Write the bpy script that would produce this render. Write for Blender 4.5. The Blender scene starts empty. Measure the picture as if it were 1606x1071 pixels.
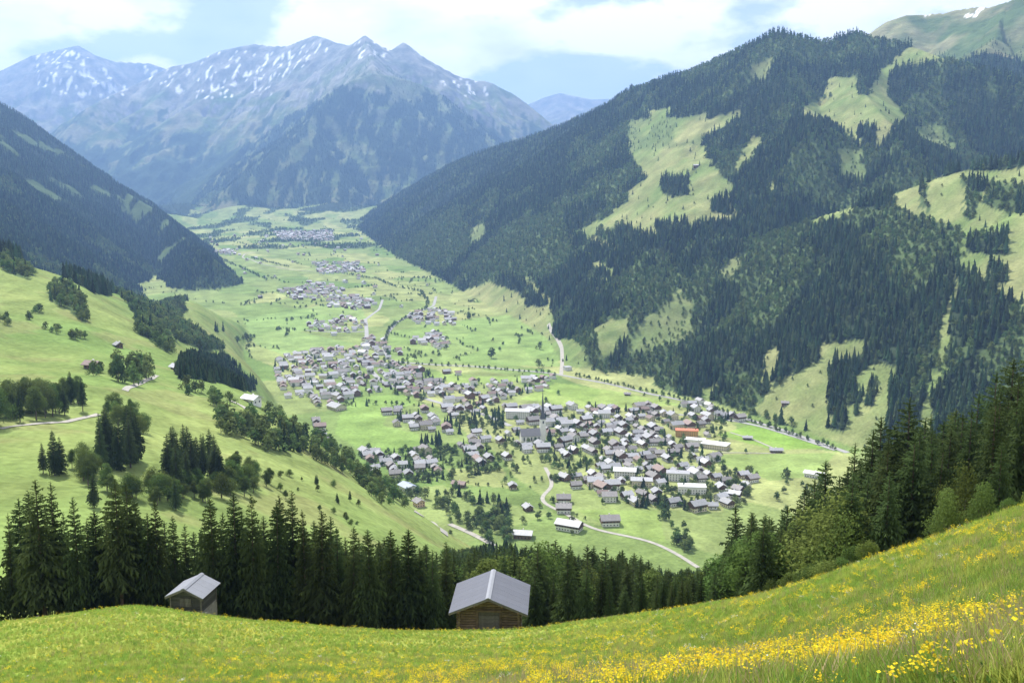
import bpy, math, random
import numpy as np
from mathutils import Vector

SC = bpy.context.scene
COL = SC.collection
R = math.radians
rng = np.random.default_rng(7)
random.seed(7)

# ------------------------------------------------------------------ camera
F_PX, CX, CY = 1576.0, 803.0, 535.5          # focal length and centre of the 1606 x 1071 photograph
PITCH = R(8.5)
ct, st = math.cos(PITCH), math.sin(PITCH)
cam_d = bpy.data.cameras.new('camera')
cam_d.sensor_width = 36.0
cam_d.lens = 36.0 * F_PX / 1606.0
cam_d.clip_start, cam_d.clip_end = 0.2, 60000.0
cam = bpy.data.objects.new('camera', cam_d)
COL.objects.link(cam)
cam.location = (0, 0, 0)
cam.rotation_euler = (math.pi / 2 - PITCH, 0, 0)
SC.camera = cam

# ------------------------------------------------------------------ sky, sun, exposure
SUN_EL, SUN_AZ = R(54.0), R(-30.0)             # azimuth measured from +Y (view direction) towards +X
world = bpy.data.worlds.new('World')
SC.world = world
world.use_nodes = True
wn, wl = world.node_tree.nodes, world.node_tree.links
wn.clear()
w_out = wn.new('ShaderNodeOutputWorld')
w_bg = wn.new('ShaderNodeBackground'); w_bg.inputs['Strength'].default_value = 0.08
sky = wn.new('ShaderNodeTexSky'); sky.sky_type = 'NISHITA'; sky.sun_disc = False
sky.sun_elevation = SUN_EL; sky.sun_rotation = SUN_AZ; sky.altitude = 1250
sky.air_density = 1.0; sky.dust_density = 1.2; sky.ozone_density = 1.0
tc = wn.new('ShaderNodeTexCoord')
mp = wn.new('ShaderNodeMapping'); mp.inputs['Scale'].default_value = (1.0, 1.0, 2.3); mp.inputs['Location'].default_value = (1.85, 0.3, 0.9)
n1 = wn.new('ShaderNodeTexNoise'); n1.inputs['Scale'].default_value = 5.2; n1.inputs['Detail'].default_value = 9; n1.inputs['Roughness'].default_value = 0.52
cr = wn.new('ShaderNodeValToRGB'); cr.color_ramp.elements[0].position = 0.47; cr.color_ramp.elements[0].color = (.30, .30, .30, 1); cr.color_ramp.elements[1].position = 0.525
n2 = wn.new('ShaderNodeTexNoise'); n2.inputs['Scale'].default_value = 9.0; n2.inputs['Detail'].default_value = 6
cr2 = wn.new('ShaderNodeValToRGB')
cr2.color_ramp.elements[0].position = 0.32; cr2.color_ramp.elements[0].color = (10.0, 10.2, 10.8, 1)
cr2.color_ramp.elements[1].position = 0.55; cr2.color_ramp.elements[1].color = (14.5, 14.4, 14.2, 1)
mx = wn.new('ShaderNodeMix'); mx.data_type = 'RGBA'
wl.new(tc.outputs['Generated'], mp.inputs['Vector'])
wl.new(mp.outputs['Vector'], n1.inputs['Vector']); wl.new(mp.outputs['Vector'], n2.inputs['Vector'])
wl.new(n1.outputs['Fac'], cr.inputs['Fac']); wl.new(n2.outputs['Fac'], cr2.inputs['Fac'])
wl.new(cr.outputs['Color'], mx.inputs['Factor'])
wl.new(sky.outputs['Color'], mx.inputs['A']); wl.new(cr2.outputs['Color'], mx.inputs['B'])
wl.new(mx.outputs['Result'], w_bg.inputs['Color']); wl.new(w_bg.outputs['Background'], w_out.inputs['Surface'])

sun_d = bpy.data.lights.new('sun', 'SUN'); sun_d.energy = 5.0; sun_d.angle = R(0.53); sun_d.color = (1.0, 0.965, 0.90)
sun = bpy.data.objects.new('sun', sun_d); COL.objects.link(sun)
sdir = Vector((math.sin(SUN_AZ) * math.cos(SUN_EL), math.cos(SUN_AZ) * math.cos(SUN_EL), math.sin(SUN_EL)))
sun.rotation_euler = sdir.to_track_quat('Z', 'Y').to_euler()
sun.location = (0, 0, 50)

SC.view_settings.view_transform = 'Standard'
SC.view_settings.look = 'None'
SC.view_settings.exposure = 0.62
SC.view_settings.gamma = 1.0
SC.view_settings.use_curve_mapping = False
SC.render.engine = 'CYCLES'
cy = SC.cycles
cy.max_bounces = 4; cy.diffuse_bounces = 2; cy.glossy_bounces = 1; cy.transmission_bounces = 2
cy.volume_bounces = 0; cy.transparent_max_bounces = 4
cy.caustics_reflective = False; cy.caustics_refractive = False
cy.use_denoising = True

# ------------------------------------------------------------------ projection helpers
def ray(px, py):
    """photo pixel -> (x/Y, z/Y) of the sight line, Y = metres straight ahead"""
    a = (np.asarray(px, float) - CX) / F_PX
    b = (np.asarray(py, float) - CY) / F_PX
    d = ct - b * st
    return a / d, (-st - b * ct) / d

def proj(x, y, z):
    d = np.maximum(y * ct - z * st, 0.1)
    return CX + F_PX * x / d, CY - F_PX * (y * st + z * ct) / d

def P3(px, py, Y):
    u, t = ray(px, py)
    return (float(u * Y), float(Y), float(t * Y))

def inpoly(px, py, poly):
    out = np.zeros(px.shape, bool)
    p = np.array(poly, float)
    x0, y0 = p.min(0); x1, y1 = p.max(0)
    idx = np.nonzero((px >= x0) & (px <= x1) & (py >= y0) & (py <= y1))
    if len(idx[0]) == 0:
        return out
    qx, qy = px[idx], py[idx]
    c = np.zeros(qx.shape, bool)
    n = len(p)
    for i in range(n):
        ax, ay = p[i]; bx, by = p[(i + 1) % n]
        if ay == by:
            continue
        m = (ay > qy) != (by > qy)
        c ^= m & (qx < (bx - ax) * (qy - ay) / (by - ay) + ax)
    out[idx] = c
    return out

# ------------------------------------------------------------------ noise
def _h(ix, iy, seed):
    h = (ix.astype(np.int64) * 374761393 + iy.astype(np.int64) * 668265263 + seed * 974711) & 0xFFFFFFFF
    h = ((h ^ (h >> 13)) * 1274126177) & 0xFFFFFFFF
    return (h ^ (h >> 16)) & 0xFFFFFFFF

def perlin(x, y, seed=0):
    ix, iy = np.floor(x), np.floor(y)
    fx, fy = x - ix, y - iy
    ux, uy = fx * fx * fx * (fx * (fx * 6 - 15) + 10), fy * fy * fy * (fy * (fy * 6 - 15) + 10)
    def g(ox, oy):
        a = _h(ix + ox, iy + oy, seed) * (2 * math.pi / 4294967296.0)
        return np.cos(a) * (fx - ox) + np.sin(a) * (fy - oy)
    a0 = g(0, 0) * (1 - ux) + g(1, 0) * ux
    a1 = g(0, 1) * (1 - ux) + g(1, 1) * ux
    return (a0 * (1 - uy) + a1 * uy) * 1.5

def fbm(x, y, oct=4, seed=0, gain=0.5):
    s, a = 0.0, 1.0
    for o in range(oct):
        s = s + a * perlin(x, y, seed + o * 17)
        x, y, a = x * 2.03 + 13.7, y * 2.03 - 7.1, a * gain
    return s

def ridged(x, y, oct=4, seed=0):
    s, a = 0.0, 1.0
    for o in range(oct):
        n = 1 - np.abs(perlin(x, y, seed + o * 17)) * 1.4
        s = s + a * n * n
        x, y, a = x * 2.07 + 3.7, y * 2.07 - 9.1, a * 0.5
    return s / 1.9

def sstep(a, b, x):
    t = np.clip((x - a) / (b - a), 0, 1)
    return t * t * (3 - 2 * t)

def smax(a, b, k):
    h = np.maximum(k - np.abs(a - b), 0) / k
    return np.maximum(a, b) + h * h * k * 0.25
# ------------------------------------------------------------------ terrain: near hills (scattered survey points -> smooth surface)
CTRL = [  # photo x, apparent photo y, metres ahead
 (-300,1071,55),(0,1071,48),(400,1071,36),(800,1071,20),(1200,1071,9),(1606,1071,4.6),(1900,1040,4),
 (0,1020,64),(400,1022,58),(800,1040,46),(700,1004,74),(768,1005,76),(830,1000,74),(560,1000,74),(960,985,66),(340,984,74),(1200,1002,28),(1606,930,14),(1900,880,10),
 (-300,985,88),(0,976,86),(120,962,92),(230,955,96),(340,967,94),(450,978,93),(560,987,93),(680,991,95),(768,990,96),(900,979,92),
 (1000,966,86),(1100,953,78),(1200,940,70),(1300,911,60),(1400,873,52),(1500,838,46),(1606,800,40),(1800,735,34),(2000,690,30),
 # just over the edge
 (-300,1010,108),(0,1004,108),(230,990,113),(450,1010,112),(680,1022,114),(900,1012,110),(1100,990,100),(1200,965,88),(1300,938,76),(1400,900,66),(1500,862,58),(1606,822,52),(1800,760,46),(2000,720,42),
 # gully
 (-300,930,200),(0,930,195),(300,970,190),(600,1002,200),(800,1012,200),(1000,1010,200),(1200,985,180),(1400,915,140),(1606,840,120),(1800,790,110),(2000,760,110),
 (600,930,300),(800,965,300),(1000,985,300),(1200,975,300),(1400,925,260),(1606,860,240),(1800,820,240),
 # left pasture slope
 (-300,740,300),(0,790,300),(200,812,300),(400,850,320),(-300,660,390),(0,702,385),(200,722,390),(350,745,405),
 (-300,590,480),(0,642,470),(150,652,485),(300,684,500),(450,728,500),(600,830,450),(700,890,450),
 (-300,500,660),(0,562,645),(200,592,645),(400,652,625),(520,722,600),(620,792,600),(700,842,600),(800,905,560),(900,935,520),
 (-300,420,900),(0,482,865),(150,512,865),(300,572,865),(400,622,865),(500,692,865),(580,745,865),(650,812,865),(740,870,800),
 (-300,350,1150),(0,412,1085),(100,442,1105),(200,492,1155),(300,552,1155),(370,602,1155),(430,660,1155),(520,735,1110),(600,800,1050),
 (200,468,1450),(300,512,1600),(350,542,1700),(395,580,1700),(435,640,1650),(480,720,1500),
 (300,472,2100),(350,500,2300),(385,520,2400),(410,570,2300),
 (-300,360,1500),(0,425,1450),(-300,480,2100),(0,500,1900),(0,560,2600),(200,500,2000),(200,540,2600),
 # far below the valley floor elsewhere
 (800,945,450),(1000,955,450),(1200,935,450),(1400,905,450),(1606,870,450),(1900,850,450),
 (1000,945,650),(1200,935,650),(1400,925,650),(1606,910,650),(1900,900,650),
 (850,925,800),(1000,942,850),(1200,940,850),(1400,935,850),(1606,930,850),(1900,930,850),
 (620,860,1150),(700,905,1050),(800,950,1150),(1000,955,1300),(1300,955,1300),(1606,955,1300),(1900,955,1300),
 (520,800,1500),(460,760,1900),(440,700,2500),(700,900,2000),(1000,950,2200),(1606,950,2200),(1900,950,2200),
 (430,650,3300),(200,580,3300),(0,580,3300),(800,930,3300),(1606,950,3300)]
KL = 0.28
cu, ctt = ray([c[0] for c in CTRL], [c[1] for c in CTRL])
cY = np.array([c[2] for c in CTRL], float)
extra = [(-1.0,-.92,1.2),(-.5,-.9,1.2),(0,-.86,1.2),(.5,-.78,1.2),(1.0,-.7,1.2),
         (-1.0,-.72,3),(-.5,-.7,3),(0,-.66,3),(-.5,-.60,10),(0,-.565,8),(-.5,-.545,22),(.12,-.58,4.5),(.8,-.5,2.5)]
cu = np.concatenate([cu, [e[0] for e in extra]]); ctt = np.concatenate([ctt, [e[1] for e in extra]])
cY = np.concatenate([cY, [e[2] for e in extra]])
CP = np.stack([cu, np.log(cY) * KL], 1)
def _U(r2):
    return 0.5 * r2 * np.log(r2 + 1e-12)
nC = len(CP)
d2 = ((CP[:, None] - CP[None]) ** 2).sum(-1)
A = np.zeros((nC + 3, nC + 3))
A[:nC, :nC] = _U(d2) + np.eye(nC) * 2e-5
A[:nC, nC] = 1; A[:nC, nC + 1:] = CP; A[nC, :nC] = 1; A[nC + 1:, :nC] = CP.T
sol = np.linalg.solve(A, np.concatenate([ctt, np.zeros(3)]))
def near_t(u, lnY):
    q0, q1 = u.ravel(), lnY.ravel() * KL
    out = sol[nC] + sol[nC + 1] * q0 + sol[nC + 2] * q1
    for i in range(nC):
        out += sol[i] * _U((q0 - CP[i, 0]) ** 2 + (q1 - CP[i, 1]) ** 2)
    return out.reshape(u.shape)

def valley_z(x, Y):
    bump = 50 * np.exp(-((x + 1520) / 420) ** 2 - ((Y - 6900) / 330) ** 2) + 40 * np.exp(-((x + 900) / 350) ** 2 - ((Y - 7000) / 260) ** 2)
    for bx, by, bh, bs in ((-2250, 6500, 70, 260), (-1900, 7100, 85, 300), (-1150, 6450, 34, 220), (-560, 6500, 60, 260), (-1650, 6250, 26, 200), (-2500, 7600, 90, 350), (-750, 7000, 75, 280), (-1250, 7300, 95, 320)):
        bump = bump + bh * np.exp(-((x - bx) / bs) ** 2 - ((Y - by) / (bs * .7)) ** 2)
    z = bump + np.interp(Y, [0, 1700, 2200, 3000, 4300, 6000, 7500, 10000, 14000, 20000], [-332, -330, -325, -310, -270, -226, -190, -130, -60, 0])
    return z

# ridges: (slope, gully depth, [ (photo x, photo y, metres ahead) ... ])
RID = {
 2: [(0.76, 16, [(-1100.,-500.,470.),(-1290.,200.,474.),(-1500.,800.,482.),(-1800.,1700.,486.),(-2100.,2700.,486.),(-2330.,3600.,476.),(-2440.,4300.,460.),'s',(0,161,5000),(44,192,4950),(104,242,4850),(145,271,4900),(188,296,4900),(242,327,4600),(275,356,4200),(303,387,3600),(318,401,3250)]),
     (0.6, 18, [(60,240,6600),(120,262,6800),(188,292,7000),(250,326,7200),(292,350,7400),(320,362,7500)])],
 3: [(0.62, 46, [(600,320,6500),(664,282,6200),(701,262,5900),(745,242,5500),(799,225,5200),(849,210,4900),(910,185,4500),(964,161,4200),(1001,131,3900),(1034,113,3750),(1066,98,3600),(1110,79,3450),(1150,61,3350),(1177,51,3300),(1227,50,3250),(1254,57,3200),(1285,66,3200),(1308,62,3200),(1342,50,3200),(1375,60,3150),(1430,72,3000),(1480,92,2850),(1606,125,2700),(1800,150,2600),(2000,160,2500)]),
     (0.63, 34, [(2100,120,1300),(1800,190,1500),(1606,250,1660),(1500,268,1760),(1402,304,1860),(1290,338,1960),(1200,372,2060),(1130,420,2160),(1060,480,2220),(1000,530,2200)]),
     (0.56, 28, [(1290,338,1960),(1250,450,1720),(1180,560,1560)]),
     (0.56, 28, [(1500,268,1760),(1470,390,1590),(1445,500,1470)]),
     (0.5, 30, [(1034,113,3750),(1005,230,3150),(965,330,2750),(915,420,2550)]),
     (0.5, 30, [(1227,50,3250),(1240,150,2800),(1290,200,2450),(1230,300,2250)]),
     (0.5, 30, [(1342,50,3200),(1350,140,2750),(1390,190,2450),(1420,250,2250)]),
     (0.5, 34, [(849,210,4900),(800,300,4300),(760,390,3700)]),
     (0.5, 34, [(745,242,5500),(690,330,4900),(640,395,4400)])],
 4: [(0.55, 25, [(1250,110,4400),(1330,78,4300),(1365,52,4250),(1395,32,4250),(1422,23,4250),(1453,22,4250),(1486,20,4200),(1503,15,4200),(1533,10,4150),(1550,12,4100),(1580,3,4000),(1650,-25,3900),(1800,-60,3800),(2000,-80,3700)]),
     (0.5, 20, [(1580,3,4000),(1560,60,3600),(1520,110,3200)])],
 5: [(0.72, 95, [(330,325,7300),(363,289,7500),(403,256,7700),(467,208,8100),(484,188,8300),(525,141,8700),(560,122,8900),(588,114,9000),(638,124,9200),(681,141,9300),(718,168,9400),(759,198,9500),(800,235,9500),(840,270,9400)]),
     (0.66, 80, [(588,114,9000),(600,180,8600),(575,250,8100),(560,305,7600)]),
     (0.66, 80, [(681,141,9300),(690,210,8800),(660,280,8200),(640,310,7800)]),
     (0.66, 80, [(484,188,8300),(510,240,7900),(500,300,7500)]),
     (0.75, 50, [(588,114,9000),(582,90,9700),(572,58,10500)])],
 6: [(0.74, 130, [(110,262,9800),(100,228,10200),(111,198,10500),(134,171,10800),(161,156,11200),(215,131,12000),(269,104,12000),(303,98,12000),(346,79,12000),(397,69,12000),(425,72,11900),(451,72,11800),(494,55,11500),(512,60,11200),(525,66,11000),(547,71,10800),(560,66,10600),(572,55,10500),(584,67,10550),(614,79,10600),(633,66,10600),(651,81,10700),(681,99,10800),(718,119,10900),(738,124,10950),(772,129,11000),(799,143,11000),(819,165,10900),(836,182,10800),(849,205,10600),(875,250,10300)]),
     (0.70, 70, [(494,55,11500),(480,95,11000),(464,124,10500),(430,170,9900),(380,230,9300),(330,275,8700),(300,305,8300)]),
     (0.55, 70, [(397,69,12000),(360,130,11300),(300,165,10700),(230,210,10200),(190,260,9600)]),
     (0.55, 70, [(303,98,12000),(240,160,11200),(170,200,10500),(140,250,9900)]),
     (0.66, 60, [(772,129,11000),(790,190,10300),(800,230,9900)])],
 7: [(0.62, 90, [(-300,190,13500),(-150,140,14000),(0,111,14000),(50,87,14000),(90,78,14000),(123,71,14000),(151,87,14000),(178,96,14200),(232,99,14400),(259,108,14400),(320,150,14200)]),
     (0.6, 80, [(123,71,14000),(100,140,13000),(60,200,12200),(30,260,11500)]),
     (0.6, 80, [(0,111,14000),(-40,180,13000)])],
 8: [(0.5, 60, [(740,215,18000),(790,185,18000),(826,165,18000),(853,153,18000),(878,146,18000),(903,151,18000),(927,156,18000),(964,155,18000),(1010,165,18000),(1080,200,18000)]),
     (0.5, 40, [(850,185,16500),(900,172,16500),(960,166,16500),(1010,180,16500)])],
}
WIND = {2: (700, 8200, 1.0), 3: (700, 7200, 1.0), 4: (2500, 5600, 1.5), 5: (5600, 10800, 2.2), 6: (6500, 13200, 3.0), 7: (9000, 15600, 3.5), 8: (14500, 19400, 3.5)}

NU = 700
U = np.linspace(-0.74, 0.74, NU)
LY = np.concatenate([np.linspace(math.log(1.5), math.log(100), 130, endpoint=False),
                     np.linspace(math.log(100), math.log(700), 230, endpoint=False),
                     np.linspace(math.log(700), math.log(6000), 500, endpoint=False),
                     np.linspace(math.log(6000), math.log(19300), 320)])
NV = len(LY)
YR = np.exp(LY)
UU, LL = np.meshgrid(U, LY)
GY = np.exp(LL); GX = UU * GY

def ridge_height(rid, X, Y, sc):
    best = np.full(X.shape, -3000.0)
    dist = np.full(X.shape, 9e9)
    r_ = np.random.default_rng(int(sc * 100) + len(rid))
    for slope, gul, pts in rid:
        if 's' in pts:                      # survey points before the mark are plain metres, those after it sighted
            k_ = pts.index('s'); P = np.array([p for p in pts[:k_]] + [P3(*p) for p in pts[k_ + 1:]])
        else:
            P = np.array([P3(*p) for p in pts])
        seg = np.diff(P[:, :2], axis=0); L = np.hypot(seg[:, 0], seg[:, 1])
        s0 = np.concatenate([[0], np.cumsum(L)])
        tab_s = np.arange(0, s0[-1] + 400 * sc, 45 * sc)
        tab = np.abs(np.convolve(r_.normal(0, 1, len(tab_s) + 2), [.25, .5, .25], 'valid'))
        for i in range(len(seg)):
            dx, dy = X - P[i, 0], Y - P[i, 1]
            tt = np.clip((dx * seg[i, 0] + dy * seg[i, 1]) / (L[i] ** 2), 0, 1)
            d = np.hypot(dx - tt * seg[i, 0], dy - tt * seg[i, 1])
            h = P[i, 2] + tt * (P[i + 1, 2] - P[i, 2]) - slope * d
            h -= gul * np.interp(s0[i] + tt * L[i] + d * 0.12, tab_s, tab) * np.clip((d - 30 * sc) / (260 * sc), 0, 1)
            m = h > best
            best = np.where(m, h, best); dist = np.where(m, d, dist)
    return best, dist

FOOTLINE = [(548,344),(566,366),(620,405),(690,440),(740,470),(800,500),(850,530),(886,588),(960,600),(1090,629),(1180,657),(1250,679),(1330,707),(1450,752),(1606,812)]
def FOOT(px, py):
    u, t = ray(px, py); Y = 1500.0
    for _ in range(30): Y = float(valley_z(np.array(0.), np.array(Y))) / float(t)
    return float(u) * Y, Y
def build_terrain():
    # near hills
    k = int(np.searchsorted(LY, math.log(3400)))
    H = np.full(GX.shape, -4000.0); LAY = np.ones(GX.shape, np.int8)
    t = near_t(UU[:k], LL[:k])
    za = t * GY[:k] - sstep(2450, 3300, GY[:k]) * 500
    far = sstep(60, 400, GY[:k])
    za += far * (fbm(GX[:k] / 90, GY[:k] / 90, 4, 3) * 3.0)
    za += (1 - far) * fbm(GX[:k] / 7, GY[:k] / 7, 4, 9) * 0.10 * np.clip(GY[:k] / 12, 0.15, 1.6)
    zv = valley_z(GX, GY) + fbm(GX / 260, GY / 260, 4, 5) * 1.6
    H[:] = zv
    H[:k] = smax(zv[:k], za, 10.0)
    LAY[:k] = np.where(za > zv[:k], 0, 1)
    for lid, rid in RID.items():
        y0, y1, sc = WIND[lid]
        a, b = np.searchsorted(YR, [y0, y1])
        X, Y = GX[a:b], GY[a:b]
        h, d = ridge_height(rid, X, Y, sc)
        m = np.clip(d / (220 * sc), 0.04, 1)
        h = h + m * (fbm(X / (420 * sc), Y / (420 * sc), 5, lid * 31) * 26 * sc + (ridged(X / (260 * sc), Y / (260 * sc), 4, lid * 57) - .6) * 22 * sc)
        h = h - 16 * np.clip(d / (300 * sc), 0, 1) * (lid == 3)
        if lid >= 5:
            h = h + m * ((ridged(X / (95 * sc), Y / (95 * sc), 4, lid * 91) - .6) * 30 * sc)
        if lid == 3:                        # the road runs along a levelled foot
            FP = np.array([[q[0], q[1]] for q in (FOOT(*f) for f in FOOTLINE)])
            dd = np.full(X.shape, 9e9)
            for i_ in range(len(FP) - 1):
                sx, sy = FP[i_ + 1] - FP[i_]; l2 = sx * sx + sy * sy
                tq = np.clip(((X - FP[i_, 0]) * sx + (Y - FP[i_, 1]) * sy) / l2, 0, 1)
                dd = np.minimum(dd, np.hypot(X - FP[i_, 0] - tq * sx, Y - FP[i_, 1] - tq * sy))
            ins = inpoly(X, Y, np.concatenate([FP, [[FP[-1, 0], 300.], [-3500., 300.], [-3500., FP[0, 1]]]]))
            h = np.where(ins, np.minimum(h, zv[a:b] - 12), np.minimum(h, zv[a:b] - 6 + .8 * dd))
        edge = sstep(y0, y0 * 1.1, Y) * (1 - sstep(y1 * .97, y1, Y))
        h = h * edge + (1 - edge) * -900
        cur = H[a:b]
        LAY[a:b] = np.where(h > cur, lid, LAY[a:b])
        H[a:b] = smax(cur, h, 16.0 * sc)
    return H, LAY
H, LAY = build_terrain()

def gidx(x, y):
    fu = (x / y - U[0]) / (U[1] - U[0])
    fv = np.interp(np.log(y), LY, np.arange(NV))
    return np.clip(fu, 0, NU - 1.001), np.clip(fv, 0, NV - 1.001)

def ground(x, y):
    """height of the terrain mesh at x, y"""
    x, y = np.asarray(x, float), np.asarray(y, float)
    fu, fv = gidx(x, y)
    i, j = fu.astype(int), fv.astype(int)
    a, b = fu - i, fv - j
    z = H[j, i] * (1 - a) * (1 - b) + H[j, i + 1] * a * (1 - b) + H[j + 1, i] * (1 - a) * b + H[j + 1, i + 1] * a * b
    return z

def near_cell(arr, x, y):
    fu, fv = gidx(np.asarray(x, float), np.asarray(y, float))
    return arr[np.rint(fv).astype(int), np.rint(fu).astype(int)]

TT = H / GY
RUN = np.maximum.accumulate(TT, axis=0)       # skyline so far: what hides what

def at(px, py, ymin=3.0):
    """first terrain point under a photo pixel"""
    u, t = ray(px, py)
    col = (float(u) - U[0]) / (U[1] - U[0])
    i = int(np.clip(col, 0, NU - 2)); a = col - i
    prof = TT[:, i] * (1 - a) + TT[:, i + 1] * a
    j0 = int(np.searchsorted(YR, ymin))
    w = np.nonzero(prof[j0:] >= float(t))[0]
    if len(w) == 0:
        return None
    j = j0 + int(w[0])
    if j == 0:
        y = YR[0]
    else:
        p0, p1 = prof[j - 1], prof[j]
        f = 0 if p1 <= p0 else np.clip((float(t) - p0) / (p1 - p0), 0, 1)
        y = math.exp(LY[j - 1] + f * (LY[j] - LY[j - 1]))
    x = float(u) * y
    return (x, y, float(ground(x, y)))

def visible(x, y, z, top, margin=0.004):
    fu, fv = gidx(x, y)
    j = np.clip(np.floor(fv).astype(int) - 2, 0, NV - 1); i = np.rint(fu).astype(int)
    return (z + top) / y > RUN[j, i] - margin
PXG, PYG = proj(GX, GY, H)
# ------------------------------------------------------------------ land cover (traced from the photograph onto the ground)
E_OPEN = [
 [(1298,124),(1311,121),(1345,124),(1342,148),(1362,151),(1389,151),(1406,165),(1422,182),(1422,195),(1399,205),(1379,232),(1348,232),(1335,215),(1308,198),(1258,182),(1258,168),(1298,155)],
 [(1396,101),(1406,91),(1433,67),(1453,66),(1476,87),(1480,98),(1402,104),(1396,118),(1382,121),(1385,108)],
 [(1385,118),(1396,116),(1390,152),(1362,152),(1370,130)],
 [(985,240),(1030,233),(1070,230),(1110,228),(1110,249),(1127,269),(1150,293),(1150,323),(1153,343),(1116,352),(1070,352),(1030,372),(1000,365),(975,350),(925,370),(915,362),(977,323),(987,299),(1014,279)],
 [(1017,175),(1054,168),(1044,188),(1020,194)],[(1003,198),(1024,192),(1020,212),(1000,218)],
 [(1060,190),(1100,190),(1165,172),(1168,180),(1125,205),(1100,215),(1075,225),(1055,222)],
 [(1177,215),(1197,212),(1184,242),(1167,259),(1153,269),(1157,252)],
 [(1402,306),(1453,282),(1496,271),(1570,266),(1606,257),(1800,250),(1800,520),(1606,481),(1590,464),(1550,444),(1520,427),(1493,417),(1508,408),(1508,362),(1470,345),(1443,340),(1402,323)],
 [(1281,343),(1345,320),(1355,320),(1335,336),(1281,352)],
 [(1177,643),(1204,619),(1231,592),(1254,585),(1281,562),(1291,538),(1322,535),(1358,538),(1345,558),(1305,569),(1302,666),(1328,686),(1320,705),(1227,664)],
 [(1200,548),(1221,542),(1214,606),(1200,599)],
 [(1338,595),(1362,569),(1402,575),(1399,646),(1389,663),(1380,720),(1310,720),(1328,673),(1325,636),(1345,649),(1348,632)],
 [(1456,585),(1470,585),(1462,690),(1444,690)],
 [(1484,478),(1496,425),(1500,430),(1488,520),(1480,585),(1471,585),(1473,518)],
 [(1093,609),(1125,602),(1118,634),(1100,632)],
 [(927,515),(987,498),(984,518),(967,552),(947,562),(933,538)],
 [(545,372),(577,402),(620,414),(654,420),(685,434),(691,474),(715,461),(762,441),(816,461),(826,481),(866,484),(860,511),(876,531),(903,531),(925,570),(935,582),(960,590),(1070,622),(1100,640),(1200,680),(1330,720),(1330,760),(400,760),(400,372)],
 [(819,432),(826,434),(842,452),(863,470),(869,488),(863,508),(872,528),(866,530),(856,508),(860,490),(855,474),(838,458)],
 [(905,357),(929,372),(979,388),(977,393),(926,377),(903,362)],[(916,402),(968,425),(950,445),(935,440),(960,432),(915,407)],
 [(1205,283),(1215,283),(1210,305),(1203,305)],
]
E_ISLES = [[(1036,278),(1078,278),(1078,306),(1052,313),(1036,304)],[(1028,352),(1072,350),(1070,372),(1030,372)],
 [(1543,286),(1620,288),(1620,332),(1543,328)],[(1510,283),(1540,285),(1540,330),(1515,330)],[(1508,322),(1530,322),(1528,348),(1510,346)],
 [(1517,367),(1584,365),(1584,395),(1550,405),(1517,400)],[(1550,414),(1580,414),(1580,444),(1552,444)],
 [(1356,598),(1372,598),(1372,636),(1356,636)],[(1348,200),(1378,200),(1376,232),(1348,232)],[(1342,136),(1362,136),(1362,150),(1342,150)],
 [(1440,290),(1453,290),(1455,330),(1445,330)],[(1113,312),(1148,312),(1146,336),(1113,334)]]
E_MIX = [
 [(1123,427),(1150,407),(1200,377),(1254,380),(1305,417),(1285,444),(1248,484),(1224,525),(1167,532),(1170,461),(1147,451),(1127,461)],
 [(1066,450),(1110,395),(1125,400),(1120,470),(1090,530),(1066,545)],
 [(964,585),(985,555),(1070,540),(1066,612),(1010,605),(975,595)],
 [(900,520),(925,510),(945,560),(965,580),(935,585),(905,545)],
 [(720,420),(800,350),(880,330),(900,400),(850,440),(780,430)],
 [(580,395),(640,350),(700,330),(760,370),(700,430),(640,415)],
 [(1280,345),(1350,330),(1400,325),(1420,345),(1330,360)],
 [(1320,200),(1345,235),(1390,235),(1370,270),(1320,270)],
 [(1066,105),(1150,70),(1160,90),(1120,120),(1066,130)]]
E_SPARSE = [[(987,525),(1070,454),(1078,470),(1085,520),(1070,538),(1001,552),(977,558)],
 [(1175,100),(1214,91),(1200,128),(1180,120)],[(985,190),(1110,180),(1100,228),(985,240)],
 [(1130,425),(1155,405),(1165,412),(1140,450)],[(740,360),(765,345),(755,380),(735,385)],
 [(1310,235),(1350,235),(1360,285),(1320,280)],[(1420,200),(1480,195),(1500,235),(1460,230)],[(1050,95),(1150,62),(1152,75),(1080,108),(1040,125)]]
BC_FOREST = [(-700,-500),(-20,120),(420,440),(336,446),(318,430),(292,462),(262,470),(240,468),(190,452),(161,464),(128,451),(101,434),(67,414),(0,412),(-700,330)]
B_MIX = [[(182,452),(240,470),(289,460),(286,500),(262,520),(240,490),(213,488)],[(213,488),(240,490),(262,520),(275,556),(250,548),(215,525)],
 [(262,505),(293,511),(350,545),(330,552),(280,535)],[(290,440),(335,445),(358,474),(345,474),(320,455)],
 [(0,408),(14,408),(47,428),(47,437),(20,430),(0,420)],[(80,452),(110,450),(137,485),(137,505),(120,492),(85,470)]]
PLANT = [(275,572),(300,561),(345,562),(399,600),(399,614),(370,612),(320,600),(278,590)]
G_OPEN = [[(467,205),(482,214),(484,232),(462,250),(440,262),(455,225)],[(500,178),(525,190),(545,215),(560,232),(600,270),(585,275),(540,232),(505,200)],
 [(555,110),(640,120),(680,142),(640,150),(580,130)]]
FARFLOOR = [(280,345),(350,335),(560,328),(560,352),(470,370),(300,380)]

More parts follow.
